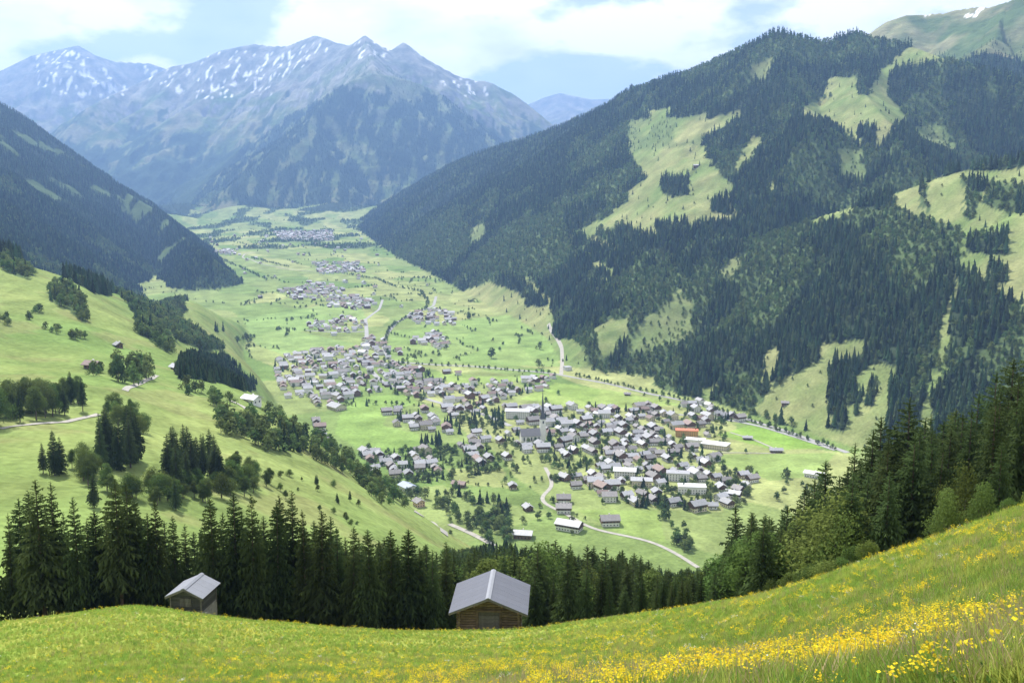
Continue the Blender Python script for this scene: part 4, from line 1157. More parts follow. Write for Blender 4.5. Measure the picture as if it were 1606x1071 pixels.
VILL = [[(430,568),(455,557),(520,547),(560,545),(572,528),(602,535),(605,560),(640,577),(720,587),(760,600),(800,600),(872,590),(876,600),(850,612),(800,622),(760,640),(720,640),(680,625),(650,625),(635,618),(590,616),(560,622),(540,628),(500,640),(480,625),(445,625),(430,600)],
 [(597,652),(622,642),(660,642),(690,655),(690,672),(660,682),(640,672),(607,670)],
 [(472,656),(500,656),(526,676),(520,692),(500,692),(480,672)],
 [(560,716),(600,706),(660,705),(690,702),(720,690),(760,690),(790,700),(800,720),(790,742),(760,737),(740,727),(712,728),(700,745),(650,760),(600,748),(570,735)],
 [(690,640),(760,640),(800,635),(870,638),(900,640),(1000,640),(1050,640),(1075,625),(1110,632),(1165,655),(1150,672),(1110,684),(1120,715),(1120,735),(1180,752),(1180,772),(1160,792),(1080,802),(1000,795),(960,790),(930,772),(890,762),(880,745),(930,732),(910,722),(870,715),(850,722),(800,702),(760,682),(700,682)],
 [(447,455),(500,443),(540,455),(530,467),(460,471)],[(512,472),(560,465),(597,476),(560,487),(515,482)],[(478,512),(540,497),(577,508),(560,522),(500,521)],[(640,492),(690,486),(716,495),(712,512),(645,508)],[(648,532),(690,522),(716,538),(684,552)],
 [(490,412),(560,412),(580,428),(500,430)],[(430,364),(520,362),(525,378),(440,378)],[(330,394),(372,392),(370,400),(332,400)],[(640,555),(600,560),(600,545)]]
rv = np.random.default_rng(44)
OPENV = [[(655,582),(720,588),(745,600),(720,606),(660,595)],[(480,585),(535,583),(535,590),(480,592)],[(720,730),(800,735),(800,765),(730,760)],[(695,660),(790,645),(795,675),(720,684)]]
CH = at(851, 692, 240.0)
BIGB = [  # photo x, y of the base centre, (w, l, h, rise, wall, roof, chalet, flat), yaw deg, name, label
 (1077, 684, (13, 30, 9, .4, 'ochre', 'orange', False, True), 82, 'school_building', 'flat building with a bright orange roof near the sports fields', 'building'),
 (1122, 702, (20, 34, 6, .3, 'cream', 'white', False, True), 62, 'sports_hall', 'long low hall with a glaring white roof beside the sports fields', 'hall'),
 (1090, 694, (14, 26, 5, .3, 'white', 'white', False, True), 70, 'sports_hall', 'smaller white roofed hall in front of the orange roof', 'hall'),
 (528, 641, (19, 27, 5, 4.5, 'cream', 'grey', False, False), 40, 'farm_hall', 'broad grey roofed barn at the edge of the round meadow', 'barn'),
 (812, 655, (15, 34, 11, 3, 'white', 'pale grey', False, False), 84, 'hotel', 'long pale hotel with a pale grey roof left of the church', 'hotel'),
 (893, 830, (13, 24, 6.5, 3.2, 'white', 'pale grey', True, False), 62, 'farmhouse', 'large farmhouse with pale grey roof above the dark wood', 'farmhouse'),
 (956, 822, (14, 17, 6.5, 3.4, 'white', 'brown', True, False), 95, 'farmhouse', 'brown roofed farmhouse by the lane bend in the lower field', 'farmhouse'),
 (884, 803, (11, 14, 6.5, 3, 'white', 'brown', True, False), 88, 'house', 'white chalet above the pale roofed farmhouse, lower of two', 'house'),
 (884, 788, (11, 13, 6.5, 3, 'white', 'brown', True, False), 88, 'house', 'white chalet above the pale roofed farmhouse, upper of two', 'house'),
 (640, 768, (13, 20, 5, 2.6, 'white', 'blue grey', False, False), 35, 'barn', 'blue grey roofed barn among trees at the slope foot', 'barn'),
 (657, 793, (9, 11, 5.5, 2.4, 'pink', 'brown', False, False), 30, 'house', 'salmon walled house just below the blue grey roofed barn', 'house'),
 (828, 800, (8, 10, 4.5, 2.4, 'timber', 'grey', False, False), 20, 'shed', 'grey roofed timber house alone below the lane bend', 'shed'),
 (720, 763, (9, 14, 4.5, 2.2, 'timber', 'reddish', False, False), 70, 'barn', 'reddish roofed timber barn on the field edge below the village', 'barn'),
 (804, 766, (8, 9, 5, 2.2, 'cream', 'grey', True, False), 10, 'house', 'small grey roofed chalet alone in the lower meadow', 'house'),
 (1217, 709, (7, 15, 3.6, 2, 'timber', 'grey', False, False), 88, 'barn', 'long grey hay barn between the sports fields', 'barn'),
 (1172, 689, (6, 11, 3.4, 1.6, 'timber', 'grey', False, False), 85, 'barn', 'small grey hay barn in the upper sports field', 'barn'),
 (984, 620, (5, 9, 3.2, 1.6, 'timber', 'brown', False, False), 80, 'hay_shed', 'tiny dark hay shed alone in the long bright field', 'shed'),
 (1278, 748, (11, 22, 5, 2, 'white', 'white', False, False), 55, 'hall', 'white roofed building half hidden by the spruces', 'hall'),
 (890, 580, (12, 14, 6, 1, 'white', 'pale grey', False, True), 20, 'lift_station', 'pale lift station at the top of the valley road', 'station'),
 (820, 842, (12, 17, 4.5, 2.4, 'timber', 'pale grey', False, False), 80, 'barn', 'pale roofed barn peeping over the wood', 'barn'),
 (1150, 780, (10, 15, 6, 2.4, 'white', 'pale grey', True, False), 60, 'house', 'pale roofed white house at the lower edge by the trees', 'house'),
 (1063, 752, (14, 26, 9, .4, 'white', 'pale grey', False, True), 80, 'apartment_block', 'pale flat roofed apartment block in the lower village', 'building'),
 (1085, 772, (14, 30, 8, .4, 'white', 'white', False, True), 84, 'apartment_block', 'white flat roofed block in the lower village', 'building'),
 (980, 748, (13, 24, 9, 2.6, 'white', 'white', False, False), 80, 'guest_house', 'white roofed guest house above the lower field', 'hotel'),
 (1006, 762, (12, 22, 8, 2.2, 'cream', 'pale grey', False, False), 84, 'guest_house', 'cream guest house with pale roof above the lower field', 'hotel'),
 (145, 578, (6, 9, 3.4, 1.8, 'timber', 'reddish', False, False), 70, 'hay_barn', 'small reddish roofed barn by the bushes on the left pasture', 'barn'),
 (186, 545, (5, 6, 3, 1.5, 'timber', 'grey', False, False), 40, 'hay_barn', 'tiny hay shed alone on the left pasture', 'barn'),
 (395, 632, (8, 11, 4, 1.8, 'white', 'white', False, False), 60, 'house', 'white roofed shed by the track among slope bushes', 'shed'),
 (276, 580, (5, 7, 3, 1.6, 'timber', 'pale grey', False, False), 50, 'hay_barn', 'pale roofed hay shed beside the dark plantation', 'barn'),
 (1092, 262, (8, 12, 4, 2.2, 'timber', 'grey', False, False), 60, 'alpine_hut', 'dark hut on the bright mountain pasture', 'hut'),
 (1231, 634, (6, 9, 3, 1.8, 'timber', 'brown', False, False), 80, 'hay_barn', 'lone dark barn on the right hand slope pasture', 'barn'),
]
taken = []
for px, py, spec, yaw, nm, lab, cat in BIGB:
    q = at(px, py, 240.0)
    put_house(q[0], q[1], R(yaw), spec, nm, lab, cat)
    taken.append((q[0], q[1], max(spec[0], spec[1]) * .6))
taken.append((CH[0], CH[1], 24)); taken.append((CH[0] - 16, CH[1] + 4, 20))

def village_spots():
    a = R(18)
    ca, sa = math.cos(a), math.sin(a)
    sp = 18.5
    gi, gj = np.meshgrid(np.arange(-90, 90), np.arange(30, 330))
    gx = gi.ravel() * sp + rv.uniform(-3.5, 3.5, gi.size); gy = gj.ravel() * sp + rv.uniform(-3.5, 3.5, gi.size)
    x, y = gx * ca - gy * sa, gx * sa + gy * ca
    k = (y > 800) & (y < 6500) & (np.abs(x) < .5 * y)
    x, y = x[k], y[k]
    px, py = proj(x, y, ground(x, y))
    ok = np.zeros(len(x), bool)
    for p in VILL: ok |= inpoly(px, py, p)
    for p in OPENV: ok &= ~inpoly(px, py, p)
    ok &= rv.random(len(x)) > np.where(y < 2200, .27, .30)
    for t in taken: ok &= (x - t[0]) ** 2 + (y - t[1]) ** 2 > (t[2] + 8) ** 2
    ok &= np.isin(near_cell(LAY, x, y), (0, 1))
    ok &= fbm(x / 55, y / 55, 3, 66) > -.42
    lone = inpoly(px, py, [(300,372),(560,360),(700,470),(720,560),(440,560),(400,470)]) & (rv.random(len(x)) < .012) & np.isin(near_cell(LAY, x, y), (1,))
    ok |= lone
    return [tuple(map(float, q)) for q in zip(x[ok], y[ok], px[ok], py[ok])]
spots = village_spots()
spots.sort(key=lambda s: s[1])
print('house spots', len(spots))
HDIMS = [(9, 10.5, 5.4, 2.6), (9.5, 12, 5.6, 2.9), (8, 9.5, 5.2, 2.4), (11, 14, 7.2, 3.2), (8.5, 13, 5.4, 2.6), (12, 16, 7.8, 3.4), (7, 8.5, 4.4, 2.2), (9, 10.5, 5.8, 2.9), (6, 10, 4.0, 2.0)]
DIST = [(450,580,'at the far left of the village'),(470,610,'in the lower row at upper left'),(510,565,'in the upper left village'),(540,605,'above the broad grey barn'),(590,555,'beside the upper main street'),(600,600,'where main street enters'),
 (650,590,'along the road above the meadow'),(660,615,'right above the round meadow'),(710,615,'in the upper village middle'),(760,625,'left of the church, uphill'),(820,605,'in the cluster below the lift station'),(640,660,'in the meadow hamlet'),(500,670,'at the foot of the left slope'),
 (590,730,'in the lower left corner'),(640,735,'above the blue grey roofed barn'),(690,715,'below the tall spruce clump'),(750,710,'left of the lower meadow'),(780,725,'on the edge of the lower meadow'),(730,660,'beside the village park trees'),(800,680,'just below the hotel'),
 (860,665,'right beside the church'),(850,710,'below the church'),(910,660,'right of the church'),(920,700,'in the middle of the village'),(970,660,'below the long bright field'),(980,700,'in the right village centre'),(960,745,'above the lower field'),(1030,670,'left of the orange roof'),
 (1040,715,'below the orange roof'),(1110,650,'above the orange roof'),(1130,660,'at the right end of the village'),(1040,780,'along the lower field hedge'),(1110,760,'at the lower right end'),(1150,770,'by the lower right trees'),(900,770,'by the lane above the chalets'),(900,735,'around the lower meadow')]
near_h, far_h = spots[:262], spots[262:]
recs = []
for x, y, px, py in near_h:
    d = HDIMS[rv.integers(len(HDIMS))]
    chalet = rv.random() < .62
    wall = rv.choice(['white', 'white', 'cream', 'white', 'timber'] if not chalet else ['white', 'white', 'white', 'cream'])
    roof = rv.choice(['grey', 'grey', 'brown', 'brown', 'pale grey', 'reddish', 'pale grey', 'brown', 'grey', 'grey'])
    yaw = R(18) + (math.pi / 2 if rv.random() < .5 else 0) + rv.normal(0, .16)
    o = put_house(x, y, yaw, (*d, str(wall), str(roof), chalet, False))
    k = min(DIST, key=lambda q: (q[0] - px) ** 2 + (2.0 * (q[1] - py)) ** 2)
    size = 'large' if d[0] >= 11 else ('small' if d[0] < 8 else 'mid-size')
    wd = {'white': 'white', 'cream': 'cream', 'timber': 'timber'}[str(wall)] + (' walled chalet' if chalet else ' house')
    recs.append((px, o, f'{size} {roof}-roofed {wd} {k[2]}'))
def ordinal(i):
    return ['first', 'second', 'third', 'fourth', 'fifth', 'sixth', 'seventh', 'eighth', 'ninth', 'tenth', 'eleventh', 'twelfth'][i] if i < 12 else f'{i + 1}th'
bk = {}
for r_ in recs: bk.setdefault(r_[2], []).append(r_)
for lab, L in bk.items():
    L.sort(key=lambda q: q[0])
    for i, (px, o, _) in enumerate(L):
        tag(o, lab if len(L) == 1 else f'{lab}, {ordinal(i)} from left', 'house', 'houses of the village')
# the rest, far up the valley, read as one mass
V, Fc, mi = [], [], []
wl_, rl_ = list(WALLS), ['grey', 'brown', 'pale grey', 'reddish']
for x, y, px, py in far_h:
    d = HDIMS[rv.integers(len(HDIMS))]
    z = float(ground(x, y)); yaw = R(18) + (math.pi / 2 if rv.random() < .5 else 0) + rv.normal(0, .2)
    c, s_ = math.cos(yaw), math.sin(yaw)
    v, f = [], []
    w, l, h, rs = d[0] / 2, d[1] / 2, d[2], d[3]
    box(v, f, -w, w, -l, l, -2, h); m_ = [int(rv.choice([0, 0, 0, 1, 2]))] * 6
    k = len(v)
    v.extend([(-w, -l, h), (w, -l, h), (0, -l, h + rs), (-w, l, h), (w, l, h), (0, l, h + rs)])
    f.extend([(k, k + 1, k + 2), (k + 4, k + 3, k + 5)]); m_ += [2, 2]
    k = len(v); e = 1.2; dz = rs / w * e
    v.extend([(-w - e, -l - e, h - dz + .3), (0, -l - e, h + rs + .3), (w + e, -l - e, h - dz + .3), (-w - e, l + e, h - dz + .3), (0, l + e, h + rs + .3), (w + e, l + e, h - dz + .3)])
    f.extend([(k, k + 1, k + 4, k + 3), (k + 1, k + 2, k + 5, k + 4)]); m_ += [3 + int(rv.integers(4))] * 2
    b0 = len(V)
    V.extend([(x + c * a_ - s_ * b_, y + s_ * a_ + c * b_, z + q_) for a_, b_, q_ in v]); Fc.extend([tuple(b0 + i for i in q) for q in f]); mi += m_
fm = to_mesh('distant_houses', V, Fc, [WALLS['white'], WALLS['cream'], WALLS['timber']] + [ROOFS[k] for k in rl_], mi)
fo = bpy.data.objects.new('distant_houses', fm); COL.objects.link(fo)
tag(fo, 'scattered far houses of the upper village and hamlets up the valley', 'houses', None, 'stuff')

# ------------------------------------------------------------------ church
M_SPIRE = paint('dark_spire_shingle', (.085, .085, .09), .6, .2, .8)
M_CHROOF = paint('church_roof_shingle', (.23, .22, .225), .7, .15, .6)
ch = bpy.data.objects.new('church', None); COL.objects.link(ch)
ch.location = (CH[0], CH[1], float(ground(CH[0], CH[1]))); ch.rotation_euler = (0, 0, R(10))
def part(name, V, Fc, mats, parent, mi=None, kind=None):
    o = bpy.data.objects.new(name, to_mesh(name, V, Fc, mats, mi)); COL.objects.link(o); o.parent = parent
    if kind: o['kind'] = kind
    return o
V, Fc = [], []; box(V, Fc, -3.6, 3.6, -3.6, 3.6, -3, 31); tw = part('tower', V, Fc, [WALLS['white']], ch)
V, Fc = [], []
box(V, Fc, -4.0, 4.0, -4.0, 4.0, 31.003, 31.6)
s = len(V); V.extend([(math.cos(R(45 * k + 22.5)) * 4.0, math.sin(R(45 * k + 22.5)) * 4.0, 31.603) for k in range(8)] + [(math.cos(R(45 * k + 22.5)) * 2.0, math.sin(R(45 * k + 22.5)) * 2.0, 40) for k in range(8)] + [(0, 0, 72)])
for k in range(8): Fc.extend([(s + k, s + (k + 1) % 8, s + 8 + (k + 1) % 8, s + 8 + k), (s + 8 + k, s + 8 + (k + 1) % 8, s + 16)])
part('spire', V, Fc, [M_SPIRE], ch)
for sg in (-1, 1):
    for ax in (0, 1):
        V, Fc = [], []
        if ax: box(V, Fc, -.8, .8, sg * 3.6 - .12, sg * 3.6 + .12, 25, 28.5)
        else: box(V, Fc, sg * 3.6 - .12, sg * 3.6 + .12, -.8, .8, 25, 28.5)
        part('belfry_opening', V, Fc, [M_GLASS], tw)
V, Fc = [], []
box(V, Fc, -30, -3.7, -6.5, 6.5, -3, 10)
s = len(V); V.extend([(-30, -6.5, 10), (-30, 6.5, 10), (-30, 0, 18), (-3.7, -6.5, 10), (-3.7, 6.5, 10), (-3.7, 0, 18)]); Fc.extend([(s, s + 2, s + 1), (s + 3, s + 4, s + 5)])
part('nave', V, Fc, [WALLS['white']], ch)
V, Fc = [], []
for sg in (-1, 1):
    s = len(V)
    for x in (-30.6, -3.72): V.extend([(x, 0, 18.1), (x, sg * 7.2, 9.25), (x, sg * 7.2, 9.6), (x, 0, 18.5)])
    for f in [(0, 1, 2, 3), (7, 6, 5, 4), (3, 2, 6, 7), (0, 4, 5, 1), (1, 5, 6, 2)]: Fc.append(tuple(s + i for i in (f if sg < 0 else f[::-1])))
part('roof', V, Fc, [M_CHROOF], ch)
for i in range(5):
    for sg in (-1, 1):
        V, Fc = [], []; box(V, Fc, -27 + i * 5, -25.4 + i * 5, sg * 6.5 - .12, sg * 6.5 + .12, 3, 8); part('window', V, Fc, [M_GLASS], ch)
tag(ch, 'village church with white tower and tall dark pointed spire', 'church')
# ------------------------------------------------------------------ plant the trees: the 300 of each kind that show largest are things, the rest a mass
hs = np.array([(s[0], s[1]) for s in near_h] + [(t[0], t[1]) for t in taken])
def clear_of_houses(c):
    return np.min((hs[:, 0] - c[0]) ** 2 + (hs[:, 1] - c[1]) ** 2) > (6.2 if c[5] == 'village' else 11.0) ** 2
CTX = {'edge_left': 'behind the small hut', 'edge_mid': 'in the row between the two barns', 'edge_right': 'beside the log barn', 'bank': 'on the bank above the meadow',
       'wood': 'in the wood below the meadow', 'copse': 'in the dark copse above the farm track', 'knoll': 'in the clump on the pasture knoll', 'pasture': 'standing loose on the left pasture', 'cluster': 'in the mixed clump on the left slope',
       'lane': 'in the belt along the left slope foot', 'farm': 'around the slope foot farms', 'village': 'among the village houses', 'field': 'standing in the valley fields', 'river': 'in the lines along road and stream'}
def plant(cands, protos, name, word, cat, far_meshes, quota=300):
    cs = []
    for c in cands:
        if c[5] in ('village', 'farm') and not clear_of_houses(c): continue
        px, py = proj(c[0], c[1], c[2] + c[3] * .7)
        if px < -60 or px > 1666 or py > 1100: continue
        if not visible(np.array(c[0]), np.array(c[1]), np.array(c[2]), c[3], 0.0): continue
        cs.append((c, float(px)))
    cs.sort(key=lambda q: -q[0][3] / q[0][1])
    if name == 'spruce_tree' or True:
        one, rest = cs[:quota], cs[quota:]
    lab = {}
    for k, (c, px) in enumerate(one):
        x, y, z, h, w, ctx = c
        root = bpy.data.objects.new(name, None); root.empty_display_size = 1; COL.objects.link(root)
        root.location = (x, y, z); root.rotation_euler = (rng.normal(0, .012), rng.normal(0, .012), rng.uniform(0, 6.28)); root.scale = (h * w, h * w, h)
        i = int(rng.integers(len(protos)))
        for nm, me in (('crown', protos[i][0]), ('trunk', protos[i][1])):
            o = bpy.data.objects.new(nm, me); COL.objects.link(o); o.parent = root
        size = 'tall' if h > 17 else ('young' if h < 9 else 'middling')
        if name == 'broadleaf_tree': size = 'tall' if h > 12.5 else ('low' if h < 7.5 else 'rounded')
        lab.setdefault((size, ctx), []).append((px, root))
    for (size, ctx), L in lab.items():
        L.sort(key=lambda q: q[0])
        for i, (px, o) in enumerate(L):
            base = f'{size} {word} {CTX[ctx]}'
            tag(o, base if len(L) == 1 else f'{base}, {ordinal(i)} from left', cat, f'{word}s {CTX[ctx]}')
    return rest
def rest_mass(rest, meshes_near, meshes_far, label, split=520):
    if not rest: return
    P = np.array([c[0][:3] for c in rest]); h = np.array([c[0][3] for c in rest]); w = np.array([c[0][4] for c in rest])
    far = P[:, 1] > split
    idx = np.where(far, len(meshes_near) + rng.integers(0, len(meshes_far), len(P)), rng.integers(0, len(meshes_near), len(P)))
    scatter('forest', P, h, meshes_near + meshes_far, label, 'trees', idx=idx, squash=w)
SPRM = [merged('spruce_whole', a, b) for a, b in SPR]
BRDM = [merged('broadleaf_whole', a, b) for a, b in BRD]
r1_ = plant(SPC, SPR, 'spruce_tree', 'spruce', 'spruce', SPRF)
r2_ = plant(BRC, BRD, 'broadleaf_tree', 'broadleaf tree', 'tree', BRDF)
print('rest spruces', len(r1_), 'rest broadleaf', len(r2_))
rest_mass(r1_, SPRM, SPRF, 'remaining dark spruces in the slope wood and valley')
rest_mass(r2_, BRDM, BRDF, 'remaining leafy trees in the slope wood, village and valley')
# ------------------------------------------------------------------ the two hay barns
M_LOG = paint('brown_log', (.15, .108, .072), .85, .35, 3.0, bump=.3, per_object=.3)
M_PLANK = paint('grey_weathered_plank', (.12, .112, .1), .85, .3, 4.0, bump=.2, per_object=.25)
M_PLANK2 = paint('silver_weathered_plank', (.06, .06, .058), .85, .3, 4.0, bump=.2, per_object=.25)
M_TIN = paint('zinc_sheet', (.125, .132, .158), .75, .05, 1.2, spec=.12, per_object=.04)
M_TIN2 = paint('bright_zinc_sheet', (.215, .225, .255), .75, .05, 1.2, spec=.12, per_object=.04)
M_CAP = paint('ridge_zinc', (.25, .26, .29), .7, .05, 2.0, spec=.12)
M_STONE = paint('rubble_base', (.22, .21, .20), .9, .3, 3.0, bump=.5)
LOGC = {}
def log_mesh(L, r, mat, seed=0):
    key = (round(L, 2), r, mat.name)
    if key in LOGC: return LOGC[key]
    V, Fc = [], []; n = 8
    for k, x in enumerate((-L / 2, L / 2)):
        for j in range(n):
            a = 2 * math.pi * (j + .5) / n
            q = r * (1.0 if k == 0 else .93)
            V.append((x, math.cos(a) * q, math.sin(a) * q))
    for j in range(n): Fc.append((j, (j + 1) % n, n + (j + 1) % n, n + j))
    Fc.append(tuple(range(n - 1, -1, -1))); Fc.append(tuple(range(n, 2 * n)))
    LOGC[key] = to_mesh('log', V, Fc, [mat]); return LOGC[key]
def child(name, me, parent, loc=(0, 0, 0), rz=0.0, rx=0.0, ry=0.0):
    o = bpy.data.objects.new(name, me); COL.objects.link(o); o.parent = parent; o.location = loc; o.rotation_euler = (rx, ry, rz); return o
BOXC = {}
def box_mesh(name, sx, sy, sz, mat, bev=.012):
    key = (name, round(sx, 3), round(sy, 3), round(sz, 3), mat.name)
    if key in BOXC: return BOXC[key]
    V, Fc = [], []; box(V, Fc, -sx / 2, sx / 2, -sy / 2, sy / 2, -sz / 2, sz / 2)
    BOXC[key] = to_mesh(name, V, Fc, [mat]); return BOXC[key]

def gable_roof(root, w, depth, z_eave, rise, over_side, over_front, over_back, mat, cap, y0, panels=6):
    """two pitched sides of sheet panels with standing seams, a ridge cap and verge boards; y0 = front wall"""
    k = rise / (w / 2)
    ex = w / 2 + over_side; ez = z_eave - k * over_side
    L = math.hypot(ex, z_eave + rise - ez); ang = math.atan(k)
    ya, yb = y0 - over_front, y0 + depth + over_back
    roof = bpy.data.objects.new('roof', None); COL.objects.link(roof); roof.parent = root
    pw = (yb - ya) / panels
    for sg in (-1, 1):
        for i in range(panels):
            V, Fc = [], []; g = .006
            box(V, Fc, 0, L, -pw / 2 + g, pw / 2 - g, -.03, .03)
            me = bpy.data.meshes.get(f'panel_{root.name}') or to_mesh(f'panel_{root.name}', V, Fc, [mat])
            o = child('roof_panel', me, roof, (0, ya + pw * (i + .5), z_eave + rise + .10), 0 if sg > 0 else math.pi)
            o.rotation_mode = 'XYZ'
            o.rotation_euler = (0, ang, 0) if sg > 0 else (0, ang, math.pi)
    V, Fc = [], []
    zt = z_eave + rise + .175; cw = .26
    s = 0
    for y in (ya - .02, yb + .02): V.extend([(-cw, y, zt - k * cw + .02), (0, y, zt + .02), (cw, y, zt - k * cw + .02), (cw, y, zt - k * cw - .03), (0, y, zt - .03), (-cw, y, zt - k * cw - .03)])
    Fc = [(0, 1, 7, 6), (1, 2, 8, 7), (2, 3, 9, 8), (3, 4, 10, 9), (4, 5, 11, 10), (5, 0, 6, 11), (5, 4, 1, 0), (4, 3, 2, 1), (6, 7, 10, 11), (7, 8, 9, 10)]
    o = bpy.data.objects.new('ridge_cap', to_mesh('ridge_cap', V, Fc, [cap])); COL.objects.link(o); o.parent = roof
    vb = box_mesh('verge_board', L, .05, .17, M_PLANK)
    for sg in (-1, 1):
        for y in (ya + .03, yb - .03):
            a_ = ang if sg > 0 else math.pi - ang
            child('verge_board', vb, roof, (sg * L / 2 * math.cos(ang), y, z_eave + rise - .04 - L / 2 * math.sin(ang)), 0, 0, ang * sg)
    return roof

def log_barn(px, py, Y, yaw):
    u, t = ray(px, py)
    x = float(u) * Y; z = float(ground(x, Y))
    root = bpy.data.objects.new('log_barn', None); COL.objects.link(root)
    root.location = (x, Y, z - .1); root.rotation_euler = (0, 0, yaw)
    w, dp, h, rise, r = 5.9, 6.0, 2.72, 1.22, .135
    n = 10; dz = h / n; dw = 2.1
    st = part('foundation', *(lambda V, Fc: (box(V, Fc, -w / 2 - .1, w / 2 + .1, -.1, dp + .1, -2.2, .02), (V, Fc))[1])([], []), [M_STONE], root)
    for i in range(n):
        zc = .03 + dz * (i + .5)
        j = rng.uniform(-.02, .02)
        if .25 < zc < 2.2:
            ll = (w - dw) / 2
            for sg in (-1, 1): child('log', log_mesh(ll + .30, r, M_LOG), root, (sg * (dw / 2 + ll / 2 + .15) + j, .0, zc), math.pi if rng.random() < .5 else 0)
        else:
            child('log', log_mesh(w + .6, r, M_LOG), root, (j, 0, zc))
        child('log', log_mesh(w + .6, r, M_LOG), root, (j, dp, zc))
        for sg in ((-1, 1) if i < n - 1 else ()): child('log', log_mesh(dp + .6, r, M_LOG), root, (sg * w / 2, dp / 2 + j, zc + dz * .48), math.pi / 2)
    for i in range(4):
        zc = h + .15 + i * .27
        L = w * (1 - (zc - h + .12) / rise) + .2
        if L < .6: continue
        for y in (0, dp): child('gable_log', log_mesh(L, r, M_LOG), root, (0, y, zc))
    door = bpy.data.objects.new('door', None); COL.objects.link(door); door.parent = root
    for i in range(5): child('plank', box_mesh('plank', dw - .04, .06, .372, M_PLANK), door, (0, -.06 - .01 * rng.random(), .46 + i * .385))
    for sg in (-1, 1): child('door_post', box_mesh('door_post', .2, .3, 2.05, M_LOG), root, (sg * (dw / 2 + .1), -.05, 1.2))
    child('lintel', box_mesh('lintel', dw + .6, .34, .2, M_LOG), root, (0, -.05, 2.33))
    for sg in (-1, 1):
        for f in (0, .98): child('purlin', log_mesh(dp + 2.1, .10, M_LOG), root, (sg * (w / 2) * (1 - f * .55), dp / 2 - .2, h - .10 + rise * f * .52), math.pi / 2)
    gable_roof(root, w, dp, h, rise, .95, 1.15, .5, M_TIN, M_CAP, 0, 7)
    return tag(root, 'brown log hay barn with a wide grey metal roof at the meadow edge', 'barn')
log_barn(767, 984, 95.0, R(-3))

def plank_hut(px, py, Y, yaw):
    u, t = ray(px, py)
    x = float(u) * Y; z = float(ground(x, Y))
    root = bpy.data.objects.new('plank_hut', None); COL.objects.link(root)
    root.location = (x, Y, z - .1); root.rotation_euler = (0, 0, yaw)
    w, dp, h, rise = 3.1, 3.4, 2.05, .72
    part('foundation', *(lambda V, Fc: (box(V, Fc, -w / 2 - .06, w / 2 + .06, -.06, dp + .06, -2.0, .35), (V, Fc))[1])([], []), [M_STONE], root)
    part('inner_wall', *(lambda V, Fc: (box(V, Fc, -w / 2 + .06, w / 2 - .06, .06, dp - .06, .353, h), (V, Fc))[1])([], []), [M_PLANK2], root)
    n = 8; ph = (h - .36) / n
    for i in range(n):
        zc = .36 + ph * (i + .5)
        for y in (.02, dp - .02):
            if y < 1 and .95 < zc < 1.75:
                for sg in (-1, 1): child('plank', box_mesh('plank', .93, .05, ph - .018, M_PLANK2), root, (sg * (w / 2 - .465), y - .01 * rng.random(), zc))
            else: child('plank', box_mesh('plank', w, .05, ph - .018, M_PLANK2), root, (0, y - .01 * rng.random(), zc))
        for sg in (-1, 1): child('plank', box_mesh('side_plank', .05, dp - .1, ph - .018, M_PLANK2), root, (sg * (w / 2 - .01 * rng.random()), dp / 2, zc))
    for i in range(3):
        zc = h + .1 + i * .2
        L = w * (1 - (zc - h + .08) / rise)
        for y in (.03, dp - .03): child('gable_plank', box_mesh('gable_plank', L, .05, .19, M_PLANK2), root, (0, y, zc))
    hatch = bpy.data.objects.new('hatch', None); COL.objects.link(hatch); hatch.parent = root
    for i in range(4): child('plank', box_mesh('hatch_plank', .29, .05, .86, M_PLANK), hatch, (-.45 + i * .3, -.035, 1.35))
    for sg in (-1, 1):
        for y in (0, dp): child('corner_post', box_mesh('corner_post', .13, .13, h, M_PLANK), root, (sg * (w / 2 + .02), y, h / 2 + .1))
    gable_roof(root, w, dp, h, rise, .42, .38, .35, M_TIN2, M_TIN2, 0, 4)
    return tag(root, 'small grey plank hut with a bright metal roof before the spruces', 'hut')
plank_hut(292, 958, 94.0, R(-8))
# ------------------------------------------------------------------ meadow grass and flowers (uncountable)
M_GRASS = leaf_mat('meadow_grass', (.265, .365, .066), .52, .30, .03, 3.0)
M_GRASS2 = leaf_mat('yellow_green_grass', (.36, .41, .09), .52, .25, .02, 3.0)
M_DRY = leaf_mat('dry_grass', (.40, .32, .17), .35, .25, .01, 3.0)
M_HERB = leaf_mat('dark_herb', (.115, .185, .045), .4, .3, .02, 3.0)
M_YEL = leaf_mat('yellow_flower', (.80, .63, .04), .35, .12, .01, 3.0)
M_WHT = leaf_mat('white_umbel', (.72, .72, .66), .35, .1, .0, 3.0)
M_STEM = leaf_mat('flower_stem', (.13, .17, .045), .3, .2, .02, 3.0)
def tuft(seed, n, h0, h1, spread, mat, wid=.006):
    r = random.Random(seed); V, Fc = [], []
    for i in range(n):
        a, q = r.uniform(0, 6.283), spread * math.sqrt(r.random())
        x, y = q * math.cos(a), q * math.sin(a); h = r.uniform(h0, h1)
        la = r.uniform(0, 6.283); ln = h * r.uniform(.1, .55); w = wid * r.uniform(.7, 1.4)
        px_, py_ = -math.sin(la) * w, math.cos(la) * w
        m = (x + math.cos(la) * ln * .35, y + math.sin(la) * ln * .35, h * .6); t = (x + math.cos(la) * ln, y + math.sin(la) * ln, h * r.uniform(.88, 1))
        s = len(V)
        V.extend([(x - px_, y - py_, -.03), (x + px_, y + py_, -.03), (m[0] + px_, m[1] + py_, m[2]), (m[0] - px_, m[1] - py_, m[2]), t])
        Fc.extend([(s, s + 1, s + 2, s + 3), (s + 3, s + 2, s + 4)])
    return to_mesh('grass_tuft', V, Fc, [mat])
